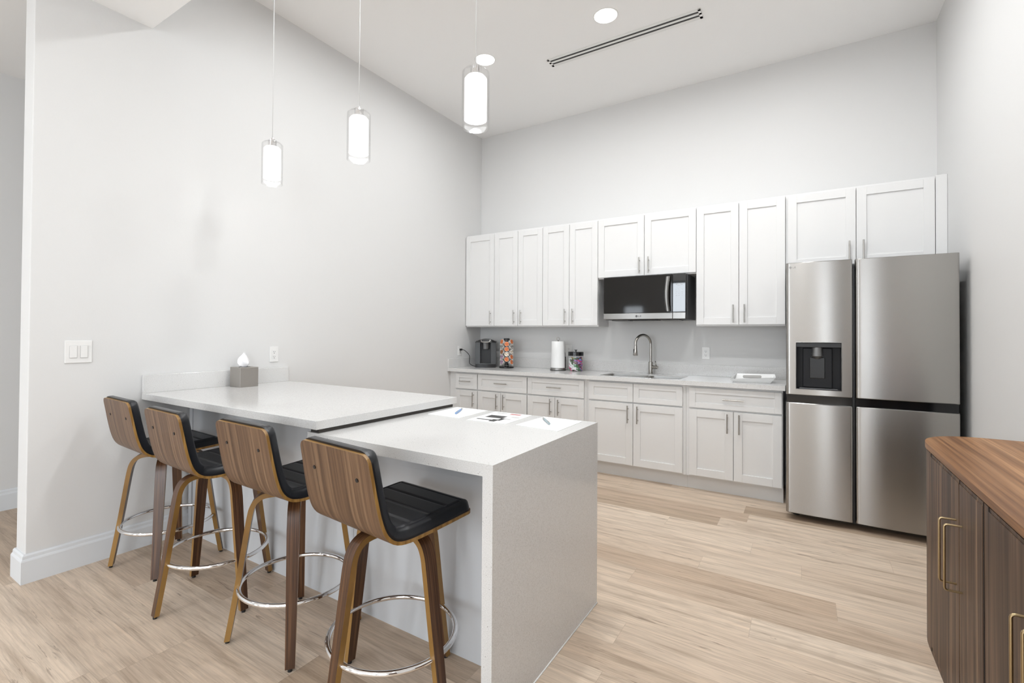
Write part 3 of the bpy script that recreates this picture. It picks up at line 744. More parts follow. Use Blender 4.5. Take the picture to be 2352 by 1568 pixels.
# ------------------------------------------------------------------ bar stools
def stool_proto():
    t = thing('bar_stool', '', 'stool', (0, 0, 0), 'walnut bar stools along the bar')
    prof = catmull([(-0.259, 0.928, 0), (-0.247, 0.865, 0), (-0.234, 0.795, 0), (-0.218, 0.725, 0), (-0.198, 0.675, 0), (-0.166, 0.643, 0), (-0.122, 0.630, 0), (-0.06, 0.628, 0), (0.05, 0.632, 0), (0.15, 0.637, 0), (0.203, 0.640, 0)], 10)
    L = [0]
    for a, b in zip(prof, prof[1:]): L.append(L[-1] + (b - a).length)
    T = L[-1]
    def at(s):
        if s < 0: return prof[0] + (prof[0] - prof[1]).normalized() * (-s), Vector((0, 1, 0))
        if s > T: return prof[-1] + (prof[-1] - prof[-2]).normalized() * (s - T), Vector((0, 1, 0))
        for i in range(len(L) - 1):
            if s <= L[i + 1] + 1e-9:
                q = (s - L[i]) / max(1e-9, L[i + 1] - L[i]); p = prof[i].lerp(prof[i + 1], q); d = (prof[i + 1] - prof[i]).normalized()
                return p, Vector((-d.y, d.x, 0))   # normal to the inner (sitting) side
        return prof[-1], Vector((0, 1, 0))
    def nrm(s):
        a = at(max(0, s - 0.01))[0]; b = at(min(T, s + 0.01))[0]; d = (b - a).normalized(); return Vector((-d.y, d.x, 0))
    def hw(s, ins=0.0, r=0.03):
        w = 0.186 + 0.015 * min(1, s / 0.34)
        e = min(s - ins, T - ins - s) if r < 0.04 else min(s + 0.007, T + 0.004 - s)
        if e < r: e = max(e, 0); w -= r - math.sqrt(max(0, r * r - (r - e) ** 2))
        return w - ins
    def sheet(s0, s1, ns, nu, h0, h1f, ins, mats, smooth=True, sidemat=0, r=0.03):
        """h0 constant lower offset; h1f(u, s) upper offset"""
        bm = BM(); lo, hi = {}, {}
        for i in range(ns + 1):
            q = i / ns
            s = s0 + (s1 - s0) * (0.5 - 0.5 * math.cos(PI * q)) if ns < 70 else s0 + (s1 - s0) * q
            p, _ = at(s); n = nrm(s); w = hw(s, ins, r)
            for j in range(nu + 1):
                u = -1 + 2 * j / nu
                a = p + n * h0; b = p + n * h1f(u, s)
                lo[i, j] = bm.verts.new((u * w, a.x, a.y)); hi[i, j] = bm.verts.new((u * w, b.x, b.y))
        for i in range(ns):
            for j in range(nu):
                f = bm.faces.new((lo[i, j], lo[i, j + 1], lo[i + 1, j + 1], lo[i + 1, j])); f.smooth = smooth
                f = bm.faces.new((hi[i, j], hi[i + 1, j], hi[i + 1, j + 1], hi[i, j + 1])); f.smooth = smooth
            for j in (0, nu):
                f = bm.faces.new((lo[i, j], lo[i + 1, j], hi[i + 1, j], hi[i, j])); f.material_index = sidemat
        for i in (0, ns):
            for j in range(nu):
                f = bm.faces.new((lo[i, j], hi[i, j], hi[i, j + 1], lo[i, j + 1])); f.material_index = sidemat
        return bm
    # moulded plywood shell
    bm = sheet(0, T, 60, 10, 0.0, lambda u, s: 0.011, 0.0, None, sidemat=1)
    shell = part('shell', bm, ['walnut', 'ply'], t)
    # cushion
    ins = 0.003; S0, S1 = -0.007, T + 0.004
    seams = [0.075, 0.15, T - 0.10, T - 0.185, T - 0.27]
    def ch(u, s):
        w = hw(s, ins, 0.042); e = min(w * (1 - abs(u)), s - S0, S1 - s)
        e = max(e, 0); R_ = 0.026
        full = 0.040 if s < 0.30 else 0.034
        h = full * 0.22 + full * 0.78 * math.sqrt(max(0, 1 - (1 - min(e, R_) / R_) ** 2))
        if e > 0.036:
            g = 0
            for sm in seams: g += math.exp(-((s - sm) / 0.0045) ** 2)
            h -= 0.0042 * min(1, g) * min(1, (e - 0.036) / 0.01)
            h += 0.001
        elif e > 0.028: h -= 0.0035 * math.sin(PI * (e - 0.028) / 0.008)
        return 0.0112 + h
    bm = sheet(S0, S1, 150, 64, 0.0112, ch, ins, None, r=0.042)
    cush = part('cushion', bm, 'vinyl', t)
    # screws on the back of the shell
    for sx in (-1, 1):
        p, _ = at(0.088); n = nrm(0.088)
        bm = BM(); tube(bm, [(sx * 0.117, p.x - n.x * 0.0025, p.y - n.y * 0.0025), (sx * 0.117, p.x + n.x * 0.002, p.y + n.y * 0.002)], 0.0065, 14)
        part('screw_cap', bm, 'black', shell)
    bm = BM(); lathe(bm, [(0.075, 0.6135), (0.075, 0.6205), (0.045, 0.6205), (0.045, 0.6285)], 0, 0, 28); part('swivel_plate', bm, 'black', t)
    # bent legs
    def leg(a):
        path = [(0.02, 0.6025), (0.06, 0.6025), (0.105, 0.602), (0.136, 0.596), (0.160, 0.579), (0.174, 0.554), (0.182, 0.523), (0.193, 0.455), (0.215, 0.305), (0.240, 0.145), (0.2625, 0.012)]
        P = catmull([(x, z, 0) for x, z in path], 4)
        bm = BM(); prev = None; ca, sa = 1.0, 0.0; N = len(P)
        for i, p in enumerate(P):
            q = P[min(i + 1, N - 1)] - P[max(i - 1, 0)]; q.normalize(); n = Vector((q.y, -q.x, 0)) * -1   # outward/up side
            z = p.y
            w = 0.0235 if z > 0.52 else 0.0175 + 0.0065 * (z / 0.52)
            if i < 6: w = 0.019 + 0.0045 * i / 6
            th = 0.0105
            if i == N - 1: n = Vector((1, 0, 0))
            rg = []
            for sgn, ww in ((1, w), (1, -w), (-1, -w), (-1, w)):
                c_ = p + n * th * sgn
                rg.append(bm.verts.new((c_.x * ca - ww * sa, c_.x * sa + ww * ca, c_.y)))
            if prev:
                for k, mi in ((0, 0), (1, 1), (2, 0), (3, 1)):
                    f = bm.faces.new((prev[k], prev[(k + 1) % 4], rg[(k + 1) % 4], rg[k])); f.material_index = mi; f.smooth = (mi == 0)
            else: bm.faces.new(rg)
            prev = rg
        bm.faces.new(prev[::-1])
        o = part('leg', bm, ['legwood', 'ply'], t); o.rotation_euler = (0, 0, a)
        bm = BM(); r_ = 0.2635; lathe(bm, [(0.0085, 0.0), (0.0085, 0.013)], r_ * ca, r_ * sa, 12); part('foot_glide', bm, 'rubber', o)
    for k in range(4): leg(PI / 4 + k * PI / 2)
    bm = BM(); tube(bm, [(0.2215 * math.cos(2 * PI * k / 64), 0.2215 * math.sin(2 * PI * k / 64), 0.229) for k in range(64)], 0.0095, 12, closed=True); part('footrest_ring', bm, 'chrome', t)
    return t
proto = stool_proto()
stools = [((0.313, -3.556), 10.0, -3.1, 'walnut bar stool with black padded seat nearest the left wall'),
          ((0.918, -3.594), 41.5, -2.7, 'walnut bar stool with black padded seat, second from the left wall, legs turned diagonally'),
          ((1.508, -3.565), 6.0, -1.5, 'walnut bar stool with black padded seat, third from the left wall'),
          ((2.128, -3.606), 38.5, -5.5, 'nearest walnut bar stool, beside the waterfall end of the lower counter')]
for i, (xy, la, sa, lab) in enumerate(stools):
    o = proto if i == 0 else copy_tree(proto)
    o.location = (xy[0], xy[1], 0); o.rotation_euler = (0, 0, R(la)); o['label'] = lab
    for ch in o.children:
        if ch.name.split('.')[0] in ('shell', 'cushion'): ch.rotation_euler = (0, 0, R(sa - la))

# ------------------------------------------------------------------ pendants
def pendant(x, y, zb, label, first):
    t = thing('pendant_lamp', label, 'lamp', (x, y, CEIL), 'glass pendant lamps over the bar')
    H = 0.262; ro = 0.062; ri = 0.051
    bm = BM(); g = 0.003; zt = zb + H
    lathe(bm, [(ro - g, zb), (ro, zb), (ro, zt - 0.012), (ro - 0.012, zt), (0.024, zt + 0.003), (0.024, zt), (ro - 0.014, zt - g), (ro - g, zt - 0.013), (ro - g, zb)], x, y, 40, cap=False)
    part('outer_glass', bm, 'pane', t)
    bm = BM(); z0 = zb + 0.035; z1 = zt - 0.030
    lathe(bm, [(ri - 0.003, z0), (ri, z0), (ri, z1 - 0.012), (ri - 0.010, z1), (0.020, z1 + 0.002), (0.0, z1 + 0.002), (0.0, z1 - 0.004), (ri - 0.012, z1 - 0.005), (ri - 0.003, z1 - 0.014), (ri - 0.003, z0)], x, y, 40, cap=False)
    part('inner_shade', bm, 'frost', t)
    bm = BM(); lathe(bm, [(0.0, z1 + 0.002), (0.026, z1 + 0.002), (0.026, z1 + 0.014), (0.024, z1 + 0.016), (0.024, zt + 0.014), (0.020, zt + 0.018), (0.006, zt + 0.020), (0.005, zt + 0.032), (0.0, zt + 0.032)], x, y, 28)
    part('socket_cap', bm, 'chrome', t)
    bm = BM(); tube(bm, [(x, y, zt + 0.03), (x, y, CEIL - 0.028)], 0.0024, 8); part('cord', bm, 'cordw', t)
    bm = BM(); lathe(bm, [(0.06, CEIL - 0.0005), (0.06, CEIL - 0.018), (0.05, CEIL - 0.025), (0.008, CEIL - 0.029)], x, y, 32); part('canopy', bm, 'chrome', t)
    L = bpy.data.lights.new('pendant_bulb', 'POINT'); L.energy = 1.0; L.color = WARM; L.shadow_soft_size = 0.03
    lo = bpy.data.objects.new('pendant_bulb', L); C.objects.link(lo); lo.location = (x, y, zb + 0.02)
M['cordw'] = simple('clear_cord', (0.72, 0.72, 0.71), 0.3)
for x, lab in ((0.547, 'lit glass pendant lamp nearest the left wall, smallest looking of three'), (1.340, 'lit glass pendant lamp in the middle of the row of three'), (2.112, 'lit glass pendant lamp farthest from the left wall, hanging highest in view')):
    pendant(x, -3.10, 2.222, lab, True)

# ------------------------------------------------------------------ recessed lights and their light
def can(x, y, z, label=None, pw=None):
    t = thing('recessed_light', label or 'unseen round recessed ceiling light, added to brighten the room', 'light', (x, y, z), 'recessed ceiling lights')
    bm = BM(); lathe(bm, [(0.084, z - 0.004), (0.092, z - 0.003), (0.093, z - 0.0005), (0.084, z - 0.0005)], x, y, 40, cap=False); part('trim_ring', bm, 'white', t)
    bm = BM(); lathe(bm, [(0.084, z - 0.005), (0.084, z - 0.001)], x, y, 40); part('diffuser', bm, 'led', t)
    area('recessed_light_beam', (x, y, z - 0.012), 0.14, 0.14, pw or DL_POWER, (0, 0, 0), WARM, 'DISK', spread=R(176))
can(2.10, -1.398, CEIL, 'round lit recessed ceiling light beside the slot air vent')
can(0.997, -1.399, CEIL, 'round lit recessed ceiling light showing behind the right-hand pendant lamp', pw=7.0)
can(3.2, -1.4, CEIL, pw=12.5)  # unseen light, added to lift the right end of the back wall
for x, w_ in ((1.0, 6.0), (2.1, 11.0), (3.2, 16.0)): can(x, -2.75, CEIL, pw=w_)  # unseen row, added with uneven power to level the kitchen brightness
for (x, y) in ((0.6, -4.9), (2.1, -4.9), (3.5, -4.9), (0.6, -6.9), (2.1, -6.9), (3.5, -6.9), (-0.8, -2.2), (-0.8, -5.2)): can(x, y, SOF, pw=2.2)  # unseen lights in the lower ceilings, added as weak fill

# ------------------------------------------------------------------ slot air diffuser on the ceiling
t = thing('air_vent', 'long white linear slot air vent with two dark slots in the ceiling', 'vent', (2.09, -1.05, CEIL))
vx0, vx1, vy0, vy1 = 1.455, 2.720, -1.108, -0.985
bm = BM(); ys = [vy0, vy0 + 0.022, vy0 + 0.047, vy0 + 0.068, vy0 + 0.093, vy1]
for a, b in ((0, 1), (2, 3), (4, 5)): box(bm, vx0, vx1, ys[a], ys[b], CEIL - 0.006, CEIL - 0.0005, 0.001, seg=1)
box(bm, vx0, vx0 + 0.02, vy0, vy1, CEIL - 0.006, CEIL - 0.0005); box(bm, vx1 - 0.02, vx1, vy0, vy1, CEIL - 0.006, CEIL - 0.0005)
part('frame', bm, 'white', t)
bm = BM(); box(bm, vx0 + 0.02, vx1 - 0.02, ys[1], ys[2], CEIL - 0.002, CEIL - 0.0006); box(bm, vx0 + 0.02, vx1 - 0.02, ys[3], ys[4], CEIL - 0.002, CEIL - 0.0006); part('slot', bm, M['slotgrey'] if 'slotgrey' in M else simple('slot_grey', (0.06, 0.06, 0.06), 0.8), t)

# ------------------------------------------------------------------ wall plates
def plate(kind, u, z, wall, label, w=0.070, h=0.114, grp=None):
    """wall 'L': on x=0 at y=u; wall 'B': on y=0 at x=u"""
    def bx(bm, a0, a1, z0, z1, d0, d1, b=0.0):
        if wall == 'L': box(bm, d0, d1, u + a0, u + a1, z + z0, z + z1, b)
        else: box(bm, u + a0, u + a1, -d1, -d0, z + z0, z + z1, b)
    loc = (0, u, z) if wall == 'L' else (u, 0, z)
    t = thing('light_switch' if kind == 'switch' else 'power_outlet', label, 'switch' if kind == 'switch' else 'outlet', loc, grp)
    bm = BM(); bx(bm, -w / 2, w / 2, -h / 2, h / 2, 0.0003, 0.006, 0.002); part('cover_plate', bm, 'white', t)
    if kind == 'switch':
        for s in (-0.023, 0.023):
            bm = BM(); bx(bm, s - 0.0165, s + 0.0165, -0.034, 0.034, 0.006, 0.0085, 0.001); part('rocker_frame', bm, 'cabdark2', t)
            bm = BM(); bx(bm, s - 0.0150, s + 0.0150, -0.0325, 0.0325, 0.0085, 0.0105, 0.001); part('rocker', bm, 'white', t)
    else:
        bm = BM(); bx(bm, -0.0165, 0.0165, -0.034, 0.034, 0.006, 0.008, 0.001); f_ = part('receptacle', bm, 'white', t)
        bm = BM()
        for s in (-0.019, 0.017):
            bx(bm, -0.0075, -0.0055, s - 0.001, s + 0.007, 0.0078, 0.0086); bx(bm, 0.0050, 0.0070, s - 0.001, s + 0.006, 0.0078, 0.0086); bx(bm, -0.0025, 0.0025, s - 0.011, s - 0.006, 0.0078, 0.0086)
        part('slot', bm, 'slot', f_)
    return t
M['cabdark2'] = simple('rocker_shadow_gap', (0.55, 0.545, 0.54), 0.5)
plate('switch', -3.880, 1.178, 'L', 'white double rocker light switch on the left wall above the stools', 0.118, 0.122)
plate('outlet', -2.728, 1.129, 'L', 'white power outlet on the left wall above the bar backsplash')
plate('outlet', -0.424, 1.100, 'L', 'white power outlet in the corner with a black plug in it', 0.066, 0.108)
plate('outlet', 2.583, 1.126, 'B', 'white power outlet on the back wall right of the faucet')
plate('outlet', 1.185, 1.120, 'B', 'white power outlet half hidden behind the paper towel roll')

# ------------------------------------------------------------------ sideboard
SBX, SBT = 3.80, 0.842
def sb_outline(x0, ya, yb, rx, ry, ins=0.0, n=14):
    """D outline: straight front x0, rounded ends, straight back on the wall"""
    xw = WX - 0.022
    out = [(xw, ya - ins)]
    ax, ay = rx, ry
    cx_, cy_ = x0 + ax, ya - ay
    for k in range(n + 1):
        a = R(90 + 90 * k / n); out.append((cx_ + (ax - ins) * math.copysign(abs(math.cos(a)) ** 0.85, math.cos(a)), cy_ + (ay - ins) * abs(math.sin(a)) ** 0.85))
    cy2 = yb + ay
    for k in range(n + 1):
        a = R(180 + 90 * k / n); out.append((cx_ + (ax - ins) * math.copysign(abs(math.cos(a)) ** 0.85, math.cos(a)), cy2 - (ay - ins) * abs(math.sin(a)) ** 0.85))
    out.append((xw, yb + ins))
    return out
t = thing('sideboard', 'walnut sideboard with rounded end and brass handles in the right foreground', 'sideboard', (4.0, -2.95, 0))
bm = BM(); prism(bm, sb_outline(SBX, -1.898, -4.06, 0.27, 0.30, 0.0), 0.818, SBT, 0, smooth=False); part('top', bm, ['sbtop'], t)
bm = BM(); prism(bm, sb_outline(SBX, -1.898, -4.06, 0.27, 0.30, 0.010), 0.811, 0.818); part('shadow_gap', bm, 'sbgap', t)
bm = BM(); prism(bm, sb_outline(SBX, -1.898, -4.06, 0.27, 0.30, 0.004), 0.0, 0.811); part('body', bm, 'sbwood', t)
def sbdoor(ya, yb, label=None):
    bm = BM(); box(bm, SBX + 0.0015, SBX + 0.006, yb + 0.002, ya - 0.002, 0.03, 0.800, 0.001, seg=1); return part('door', bm, 'sbwood', t)
for y in (-2.246, -2.677, -2.931, -2.979, -3.361, -3.742):
    bm = BM(); box(bm, SBX + 0.0025, SBX + 0.008, y - 0.0022, y + 0.0022, 0.01, 0.811); part('door_gap', bm, 'sbgap', t)
def bar_handle(y, dparent):
    bm = BM(); x = SBX - 0.042; z0, z1 = 0.452, 0.668
    pts = [(SBX + 0.004, y, z1)] + [(x + 0.008 - 0.008 * math.sin(a), y, z1 - 0.008 + 0.008 * math.cos(a)) for a in (0, PI / 6, PI / 3, PI / 2)] + [(x + 0.008 - 0.008 * math.cos(a), y, z0 + 0.008 - 0.008 * math.sin(a)) for a in (0, PI / 6, PI / 3, PI / 2)] + [(SBX + 0.004, y, z0)]
    tube(bm, pts, 0.0036, 10); part('handle', bm, 'brass', dparent)
for (a, b, h) in ((-2.248, -2.675, -2.642), (-2.679, -2.929, -2.712), (-2.981, -3.359, -3.326), (-3.363, -3.740, -3.396)):
    dd_ = sbdoor(a, b); bar_handle(h, dd_)

# ------------------------------------------------------------------ things on the bar and the lower counter
t = thing('tissue_box', 'square brushed metal tissue box with a tissue, standing on the bar', 'tissue box', (0.115, -3.0, BT))
t.rotation_euler = (0, 0, 0)
bx0, bx1, by0, by1, bz = 0.050, 0.178, -3.078, -2.952, BT + 0.133
bm = BM(); box(bm, bx0, bx1, by0, by1, BT, bz, 0.002)
part('box', bm, 'tissuebox', t)
bm = BM(); lathe(bm, [(0.036, bz + 0.0002), (0.036, bz + 0.0012)], 0.114, -3.015, 28); part('opening', bm, 'slot', t)
bm = BM(); N, K = 24, 12; rings = []
for i in range(K + 1):
    q = i / K; rr = []
    for k in range(N):
        a = 2 * PI * k / N
        r_ = (0.012 + 0.030 * math.sin(PI * min(1, q * 1.15)) ** 0.8 * (1 - 0.35 * q)) * (1 + 0.35 * math.sin(3 * a + 4 * q) + 0.12 * math.sin(7 * a)) * (1 - 0.75 * q ** 2.2)
        rr.append(bm.verts.new((0.112 + r_ * math.cos(a) * 0.75 - 0.012 * math.sin(2.5 * q), -3.012 + r_ * math.sin(a), bz + 0.001 + q * 0.098 + 0.006 * math.sin(2 * a) * q)))
    rings.append(rr)
for a, b in zip(rings, rings[1:]):
    for k in range(N): bm.faces.new((a[k], a[(k + 1) % N], b[(k + 1) % N], b[k])).smooth = True
bm.faces.new(rings[-1])
part('tissue', bm, 'tissue', t)

def rquad(bm, c, z0, z1, mat=0):
    lo = [bm.verts.new((x, y, z0)) for x, y in c]; hi = [bm.verts.new((x, y, z1)) for x, y in c]
    for q in (lo[::-1], hi): bm.faces.new(q).material_index = mat
    for i in range(4): bm.faces.new((lo[i], lo[(i + 1) % 4], hi[(i + 1) % 4], hi[i])).material_index = mat
def lerp2(c, u, v):
    a = Vector(c[0]).lerp(Vector(c[1]), u); b = Vector(c[3]).lerp(Vector(c[2]), u); return tuple(a.lerp(b, v))
def sheet_paper(c, label, marks, n=3, name='paper_sheet', cat='paper'):
    bm = BM()
    rquad(bm, c, LT + 0.0002, LT + 0.0003 + 0.0006 * n, 0)
    zt = LT + 0.0003 + 0.0006 * n
    for (u0, u1, v0, v1, m, h) in marks:
        rquad(bm, [lerp2(c, u0, v0), lerp2(c, u1, v0), lerp2(c, u1, v1), lerp2(c, u0, v1)], zt + 0.0001, zt + 0.0003 + h, m)
    return tag(part(name, bm, ['paper', 'ink', 'inkgrey', 'inkred'], None), label, cat)
lines = [(0.10, 0.9, v, v + 0.006, 2, 0) for v in (0.86, 0.78, 0.70, 0.62, 0.54, 0.46, 0.38, 0.30, 0.22, 0.14)]
M['inkgrey'].node_tree.nodes['Principled BSDF'].inputs['Base Color'].default_value = (0.50, 0.50, 0.50, 1)
thin = lambda L: [(a, b, c_, c_ + 0.003, 2, 0) for (a, b, c_, d_, m, h) in L]
sheet_paper([(1.695, -2.929), (1.907, -2.934), (1.893, -2.655), (1.680, -2.651)], 'sheet of white paper under the blue pen on the lower counter', thin(lines[::2]))
flyer = [(0.12, 0.40, 0.86, 0.93, 2, 0), (0.50, 0.78, 0.84, 0.94, 3, 0), (0.72, 0.92, 0.58, 0.66, 2, 0), (0.62, 0.84, 0.36, 0.44, 2, 0), (0.16, 0.60, 0.40, 0.64, 1, 0), (0.12, 0.60, 0.16, 0.20, 1, 0.001), (0.50, 0.64, 0.08, 0.26, 1, 0.0012), (0.60, 0.70, 0.2, 0.42, 1, 0)]
sheet_paper([(1.968, -2.952), (2.186, -2.942), (2.172, -2.662), (1.950, -2.664)], 'printed flyer with dark pictures and red mark between two papers', flyer, 4, 'flyer', 'flyer')
sheet_paper([(2.232, -2.932), (2.460, -2.954), (2.455, -2.668), (2.240, -2.655)], 'sheet of white paper under the grey pen, nearest the waterfall edge', thin(lines[1::2]))
def pen(a, b, m, label):
    z = LT + 0.0022 + 0.0055
    a = Vector((*a, z)); b = Vector((*b, z)); d = (b - a)
    t = thing('pen', label, 'pen', (a + b) / 2)
    bm = BM(); tube(bm, [a, a + d * 0.02, a + d * 0.75], [0.0045, 0.0055, 0.0052], 12); part('barrel', bm, m, t)
    bm = BM(); tube(bm, [a + d * 0.75, a + d * 0.9, b], [0.0050, 0.0038, 0.0012], 12); part('tip', bm, 'nickel', t)
    bm = BM(); o_ = Vector((0, 0, 0.006)); tube(bm, [a + d * 0.02 + o_, a + d * 0.34 + o_], 0.0016, 6); part('clip', bm, 'nickel', t)
pen((1.826, -2.858), (1.755, -2.705), 'penblue', 'blue ballpoint pen lying on the paper closest to the bar')
pen((2.365, -2.845), (2.262, -2.712), 'pengrey', 'grey-green ballpoint pen lying on the paper nearest the waterfall edge')

# ------------------------------------------------------------------ things on the back counter
# coffee maker, turned towards the room
t = thing('coffee_maker', 'black and grey single-serve pod coffee maker in the counter corner', 'coffee maker', (0.245, -0.235, CT))
def local_thing(t): ORG[t.name] = (0, 0, 0)
local_thing(t)
def arc_front(w, d, n=10, bulge=0.03):
    """plan outline: back straight, front bulged towards -y"""
    pts = [(w / 2, d / 2), (-w / 2, d / 2)]
    for k in range(n + 1):
        q = -1 + 2 * k / n; pts.append((q * w / 2, -d / 2 - bulge * (1 - q * q)))
    return pts
def solid(bm, pl, z0, z1, mat=0, smooth=False): prism(bm, pl, z0, z1, mat, smooth=smooth)
bm = BM()
solid(bm, arc_front(0.232, 0.26, bulge=0.02), 0.0, 0.040)
solid(bm, [(0.115, 0.13), (-0.115, 0.13), (-0.115, -0.02), (0.115, -0.02)], 0.040, 0.30)
part('body', bm, 'black', t)
for s in (-1, 1):
    bm = BM(); w0, w1 = (0.062, 0.120)
    pl = [(s * w0, -0.13), (s * w1, -0.105), (s * (w1 - 0.001), -0.02), (s * w0, -0.02)]
    if s < 0: pl = pl[::-1]
    solid(bm, pl, 0.036, 0.292); part('side_panel', bm, 'charcoal', t)
bm = BM(); solid(bm, [(0.0615, -0.02), (-0.0615, -0.02), (-0.0615, -0.028), (0.0615, -0.028)], 0.04, 0.27); part('cup_bay', bm, 'black', t)
# domed lid
bm = BM(); rows = []
for k in range(9):
    q = -1 + 2 * k / 8; z = 0.292 + 0.042 * (1 - q * q * 0.85) - 0.006
    rows.append([bm.verts.new((q * 0.121, y, zz)) for (y, zz) in ((-0.118 - 0.022 * (1 - q * q), 0.285), (-0.105 - 0.022 * (1 - q * q), z - 0.004), (0.0, z), (0.125, z - 0.01), (0.128, 0.285))])
for a, b in zip(rows, rows[1:]):
    for j in range(4): bm.faces.new((a[j], a[j + 1], b[j + 1], b[j])).smooth = True
for rr in (rows[0], rows[-1]): bm.faces.new(rr)
bm.faces.new([r_[0] for r_ in rows] + [r_[-1] for r_ in rows][::-1])
part('lid', bm, 'black', t)
bm = BM(); lathe(bm, [(0.034, 0.205), (0.040, 0.212), (0.043, 0.262), (0.046, 0.285)], 0, -0.088, 28); part('brew_head', bm, 'grey', t)
bm = BM(); tube(bm, [(-0.052, -0.135, 0.312), (-0.046, -0.148, 0.293), (-0.030, -0.153, 0.289), (0.030, -0.153, 0.289), (0.046, -0.148, 0.293), (0.052, -0.135, 0.312)], 0.0055, 10); part('handle', bm, 'nickel', t)
bm = BM(); solid(bm, arc_front(0.19, 0.08, bulge=0.02), 0.040, 0.046); bmesh.ops.translate(bm, vec=(0, -0.085, 0), verts=bm.verts); part('drip_tray', bm, 'charcoal', t)
t.rotation_euler = (0, 0, R(31))
# its cord
bm = BM(); inv = (Matrix.Translation((0.245, -0.235, CT)) @ Matrix.Rotation(R(31), 4, 'Z')).inverted()
tube(bm, catmull([(0.012, -0.424, 1.112), (0.045, -0.42, 1.112), (0.075, -0.405, 1.095), (0.11, -0.38, 1.045), (0.108, -0.375, 0.985), (0.10, -0.36, 0.955), (0.12, -0.33, 0.928), (0.155, -0.29, 0.9185), (0.17, -0.25, 0.918)], 8), 0.0036, 8)
bm.transform(inv); cord = part('power_cord', bm, 'rubber', t)
bm = BM(); box(bm, 0.0090, 0.036, -0.436, -0.412, 1.102, 1.124, 0.004); bm.transform(inv); part('plug', bm, 'rubber', cord)

# pod carousel
PCX, PCY = 0.525, -0.235
t = thing('pod_carousel', 'black revolving coffee pod rack beside the coffee maker', 'pod rack', (PCX, PCY, CT))
bm = BM(); lathe(bm, [(0.082, CT), (0.084, CT + 0.006), (0.082, CT + 0.013), (0.03, CT + 0.02)], PCX, PCY, 36); part('base', bm, 'blackgloss', t)
bm = BM(); lathe(bm, [(0.022, CT + 0.018), (0.022, CT + 0.295), (0.034, CT + 0.297), (0.034, CT + 0.331), (0.03, CT + 0.334)], PCX, PCY, 24); part('post', bm, 'black', t)
NCOL = 7; ang0 = math.degrees(math.atan2(-4.863 - PCY, 3.3688 - PCX))
bm = BM()
for c in range(NCOL):
    a = R(ang0 + 360 / NCOL * (c + 0.5))
    tube(bm, [(PCX + 0.052 * math.cos(a), PCY + 0.052 * math.sin(a), CT + 0.015), (PCX + 0.052 * math.cos(a), PCY + 0.052 * math.sin(a), CT + 0.315)], 0.0018, 6)
for z in (0.03, 0.31): tube(bm, [(PCX + 0.052 * math.cos(2 * PI * k / 36), PCY + 0.052 * math.sin(2 * PI * k / 36), CT + z) for k in range(36)], 0.0018, 6, closed=True)
part('wire_rack', bm, 'grey', t)
def podmat(nm, col, mark):
    m, nt, b = newmat(nm)
    v = tcoord(nt); n = noise(nt, v, 70, 2)
    c = ramp(nt, n, [(0.42, col), (0.58, mark)])
    nt.links.new(c, b.inputs['Base Color']); b.inputs['Roughness'].default_value = 0.3; b.inputs['Metallic'].default_value = 0.2
    return m
PM = {'orange': podmat('pod_lid_orange', (0.75, 0.20, 0.05), (0.42, 0.12, 0.05)), 'brown': podmat('pod_lid_brown', (0.42, 0.18, 0.08), (0.22, 0.09, 0.05)),
      'white': podmat('pod_lid_white', (0.80, 0.79, 0.75), (0.45, 0.33, 0.20)), 'purple': podmat('pod_lid_purple', (0.55, 0.45, 0.55), (0.25, 0.12, 0.22)), 'grey': podmat('pod_lid_grey', (0.50, 0.49, 0.46), (0.14, 0.13, 0.12))}
M['podring'] = simple('pod_rim', (0.80, 0.76, 0.72), 0.3)
def pod_proto(col):
    t = thing('coffee_pod', '', 'coffee pod', (0, 0, 0), 'coffee pods in the carousel'); local_thing(t)
    bm = BM(); lathe(bm, [(0.0, -0.040), (0.0165, -0.040), (0.0175, -0.038), (0.0225, -0.002), (0.0265, -0.001), (0.0265, 0.001), (0.0, 0.001)], 0, 0, 24, ax='x'); part('cup', bm, 'podring', t)
    bm = BM(); lathe(bm, [(0.0, 0.0011), (0.0245, 0.0011), (0.0245, 0.0018), (0.0, 0.0018)], 0, 0, 24, ax='x'); part('lid', bm, PM[col], t)
    return t
pods = {}
scheme = {0: ['orange', 'orange', 'white', 'orange', 'brown'], 6: ['orange', 'grey', 'brown', 'purple', 'purple'], 1: ['orange', 'grey', 'white', 'orange', 'orange'],
          5: ['white', 'brown', 'orange', 'white', 'brown'], 2: ['white', 'orange', 'grey', 'white', 'white'], 3: ['brown', 'orange', 'white', 'purple', 'orange'], 4: ['orange', 'white', 'brown', 'orange', 'grey']}
colname = {0: 'front', 1: 'front right', 6: 'front left', 2: 'far right', 5: 'far left', 3: 'rear right', 4: 'rear left'}
rown = ['top', 'second from top', 'middle', 'second from bottom', 'bottom']
for c in range(NCOL):
    a = ang0 + 360 / NCOL * c
    for r_ in range(5):
        col = scheme[c][r_]
        if c == 0 and r_ == 4: continue
        if col in pods: o = copy_tree(pods[col])
        else: o = pods[col] = pod_proto(col)
        z = CT + 0.270 - 0.057 * r_ + (0.026 if c in (1, 6, 3, 4) else 0)
        o.location = (PCX + 0.070 * math.cos(R(a)), PCY + 0.070 * math.sin(R(a)), z)
        o.rotation_euler = (0, R(-12), R(a))
        o['label'] = '%s-lidded coffee pod, %s in the %s column of the pod rack' % (col, rown[r_], colname[c])

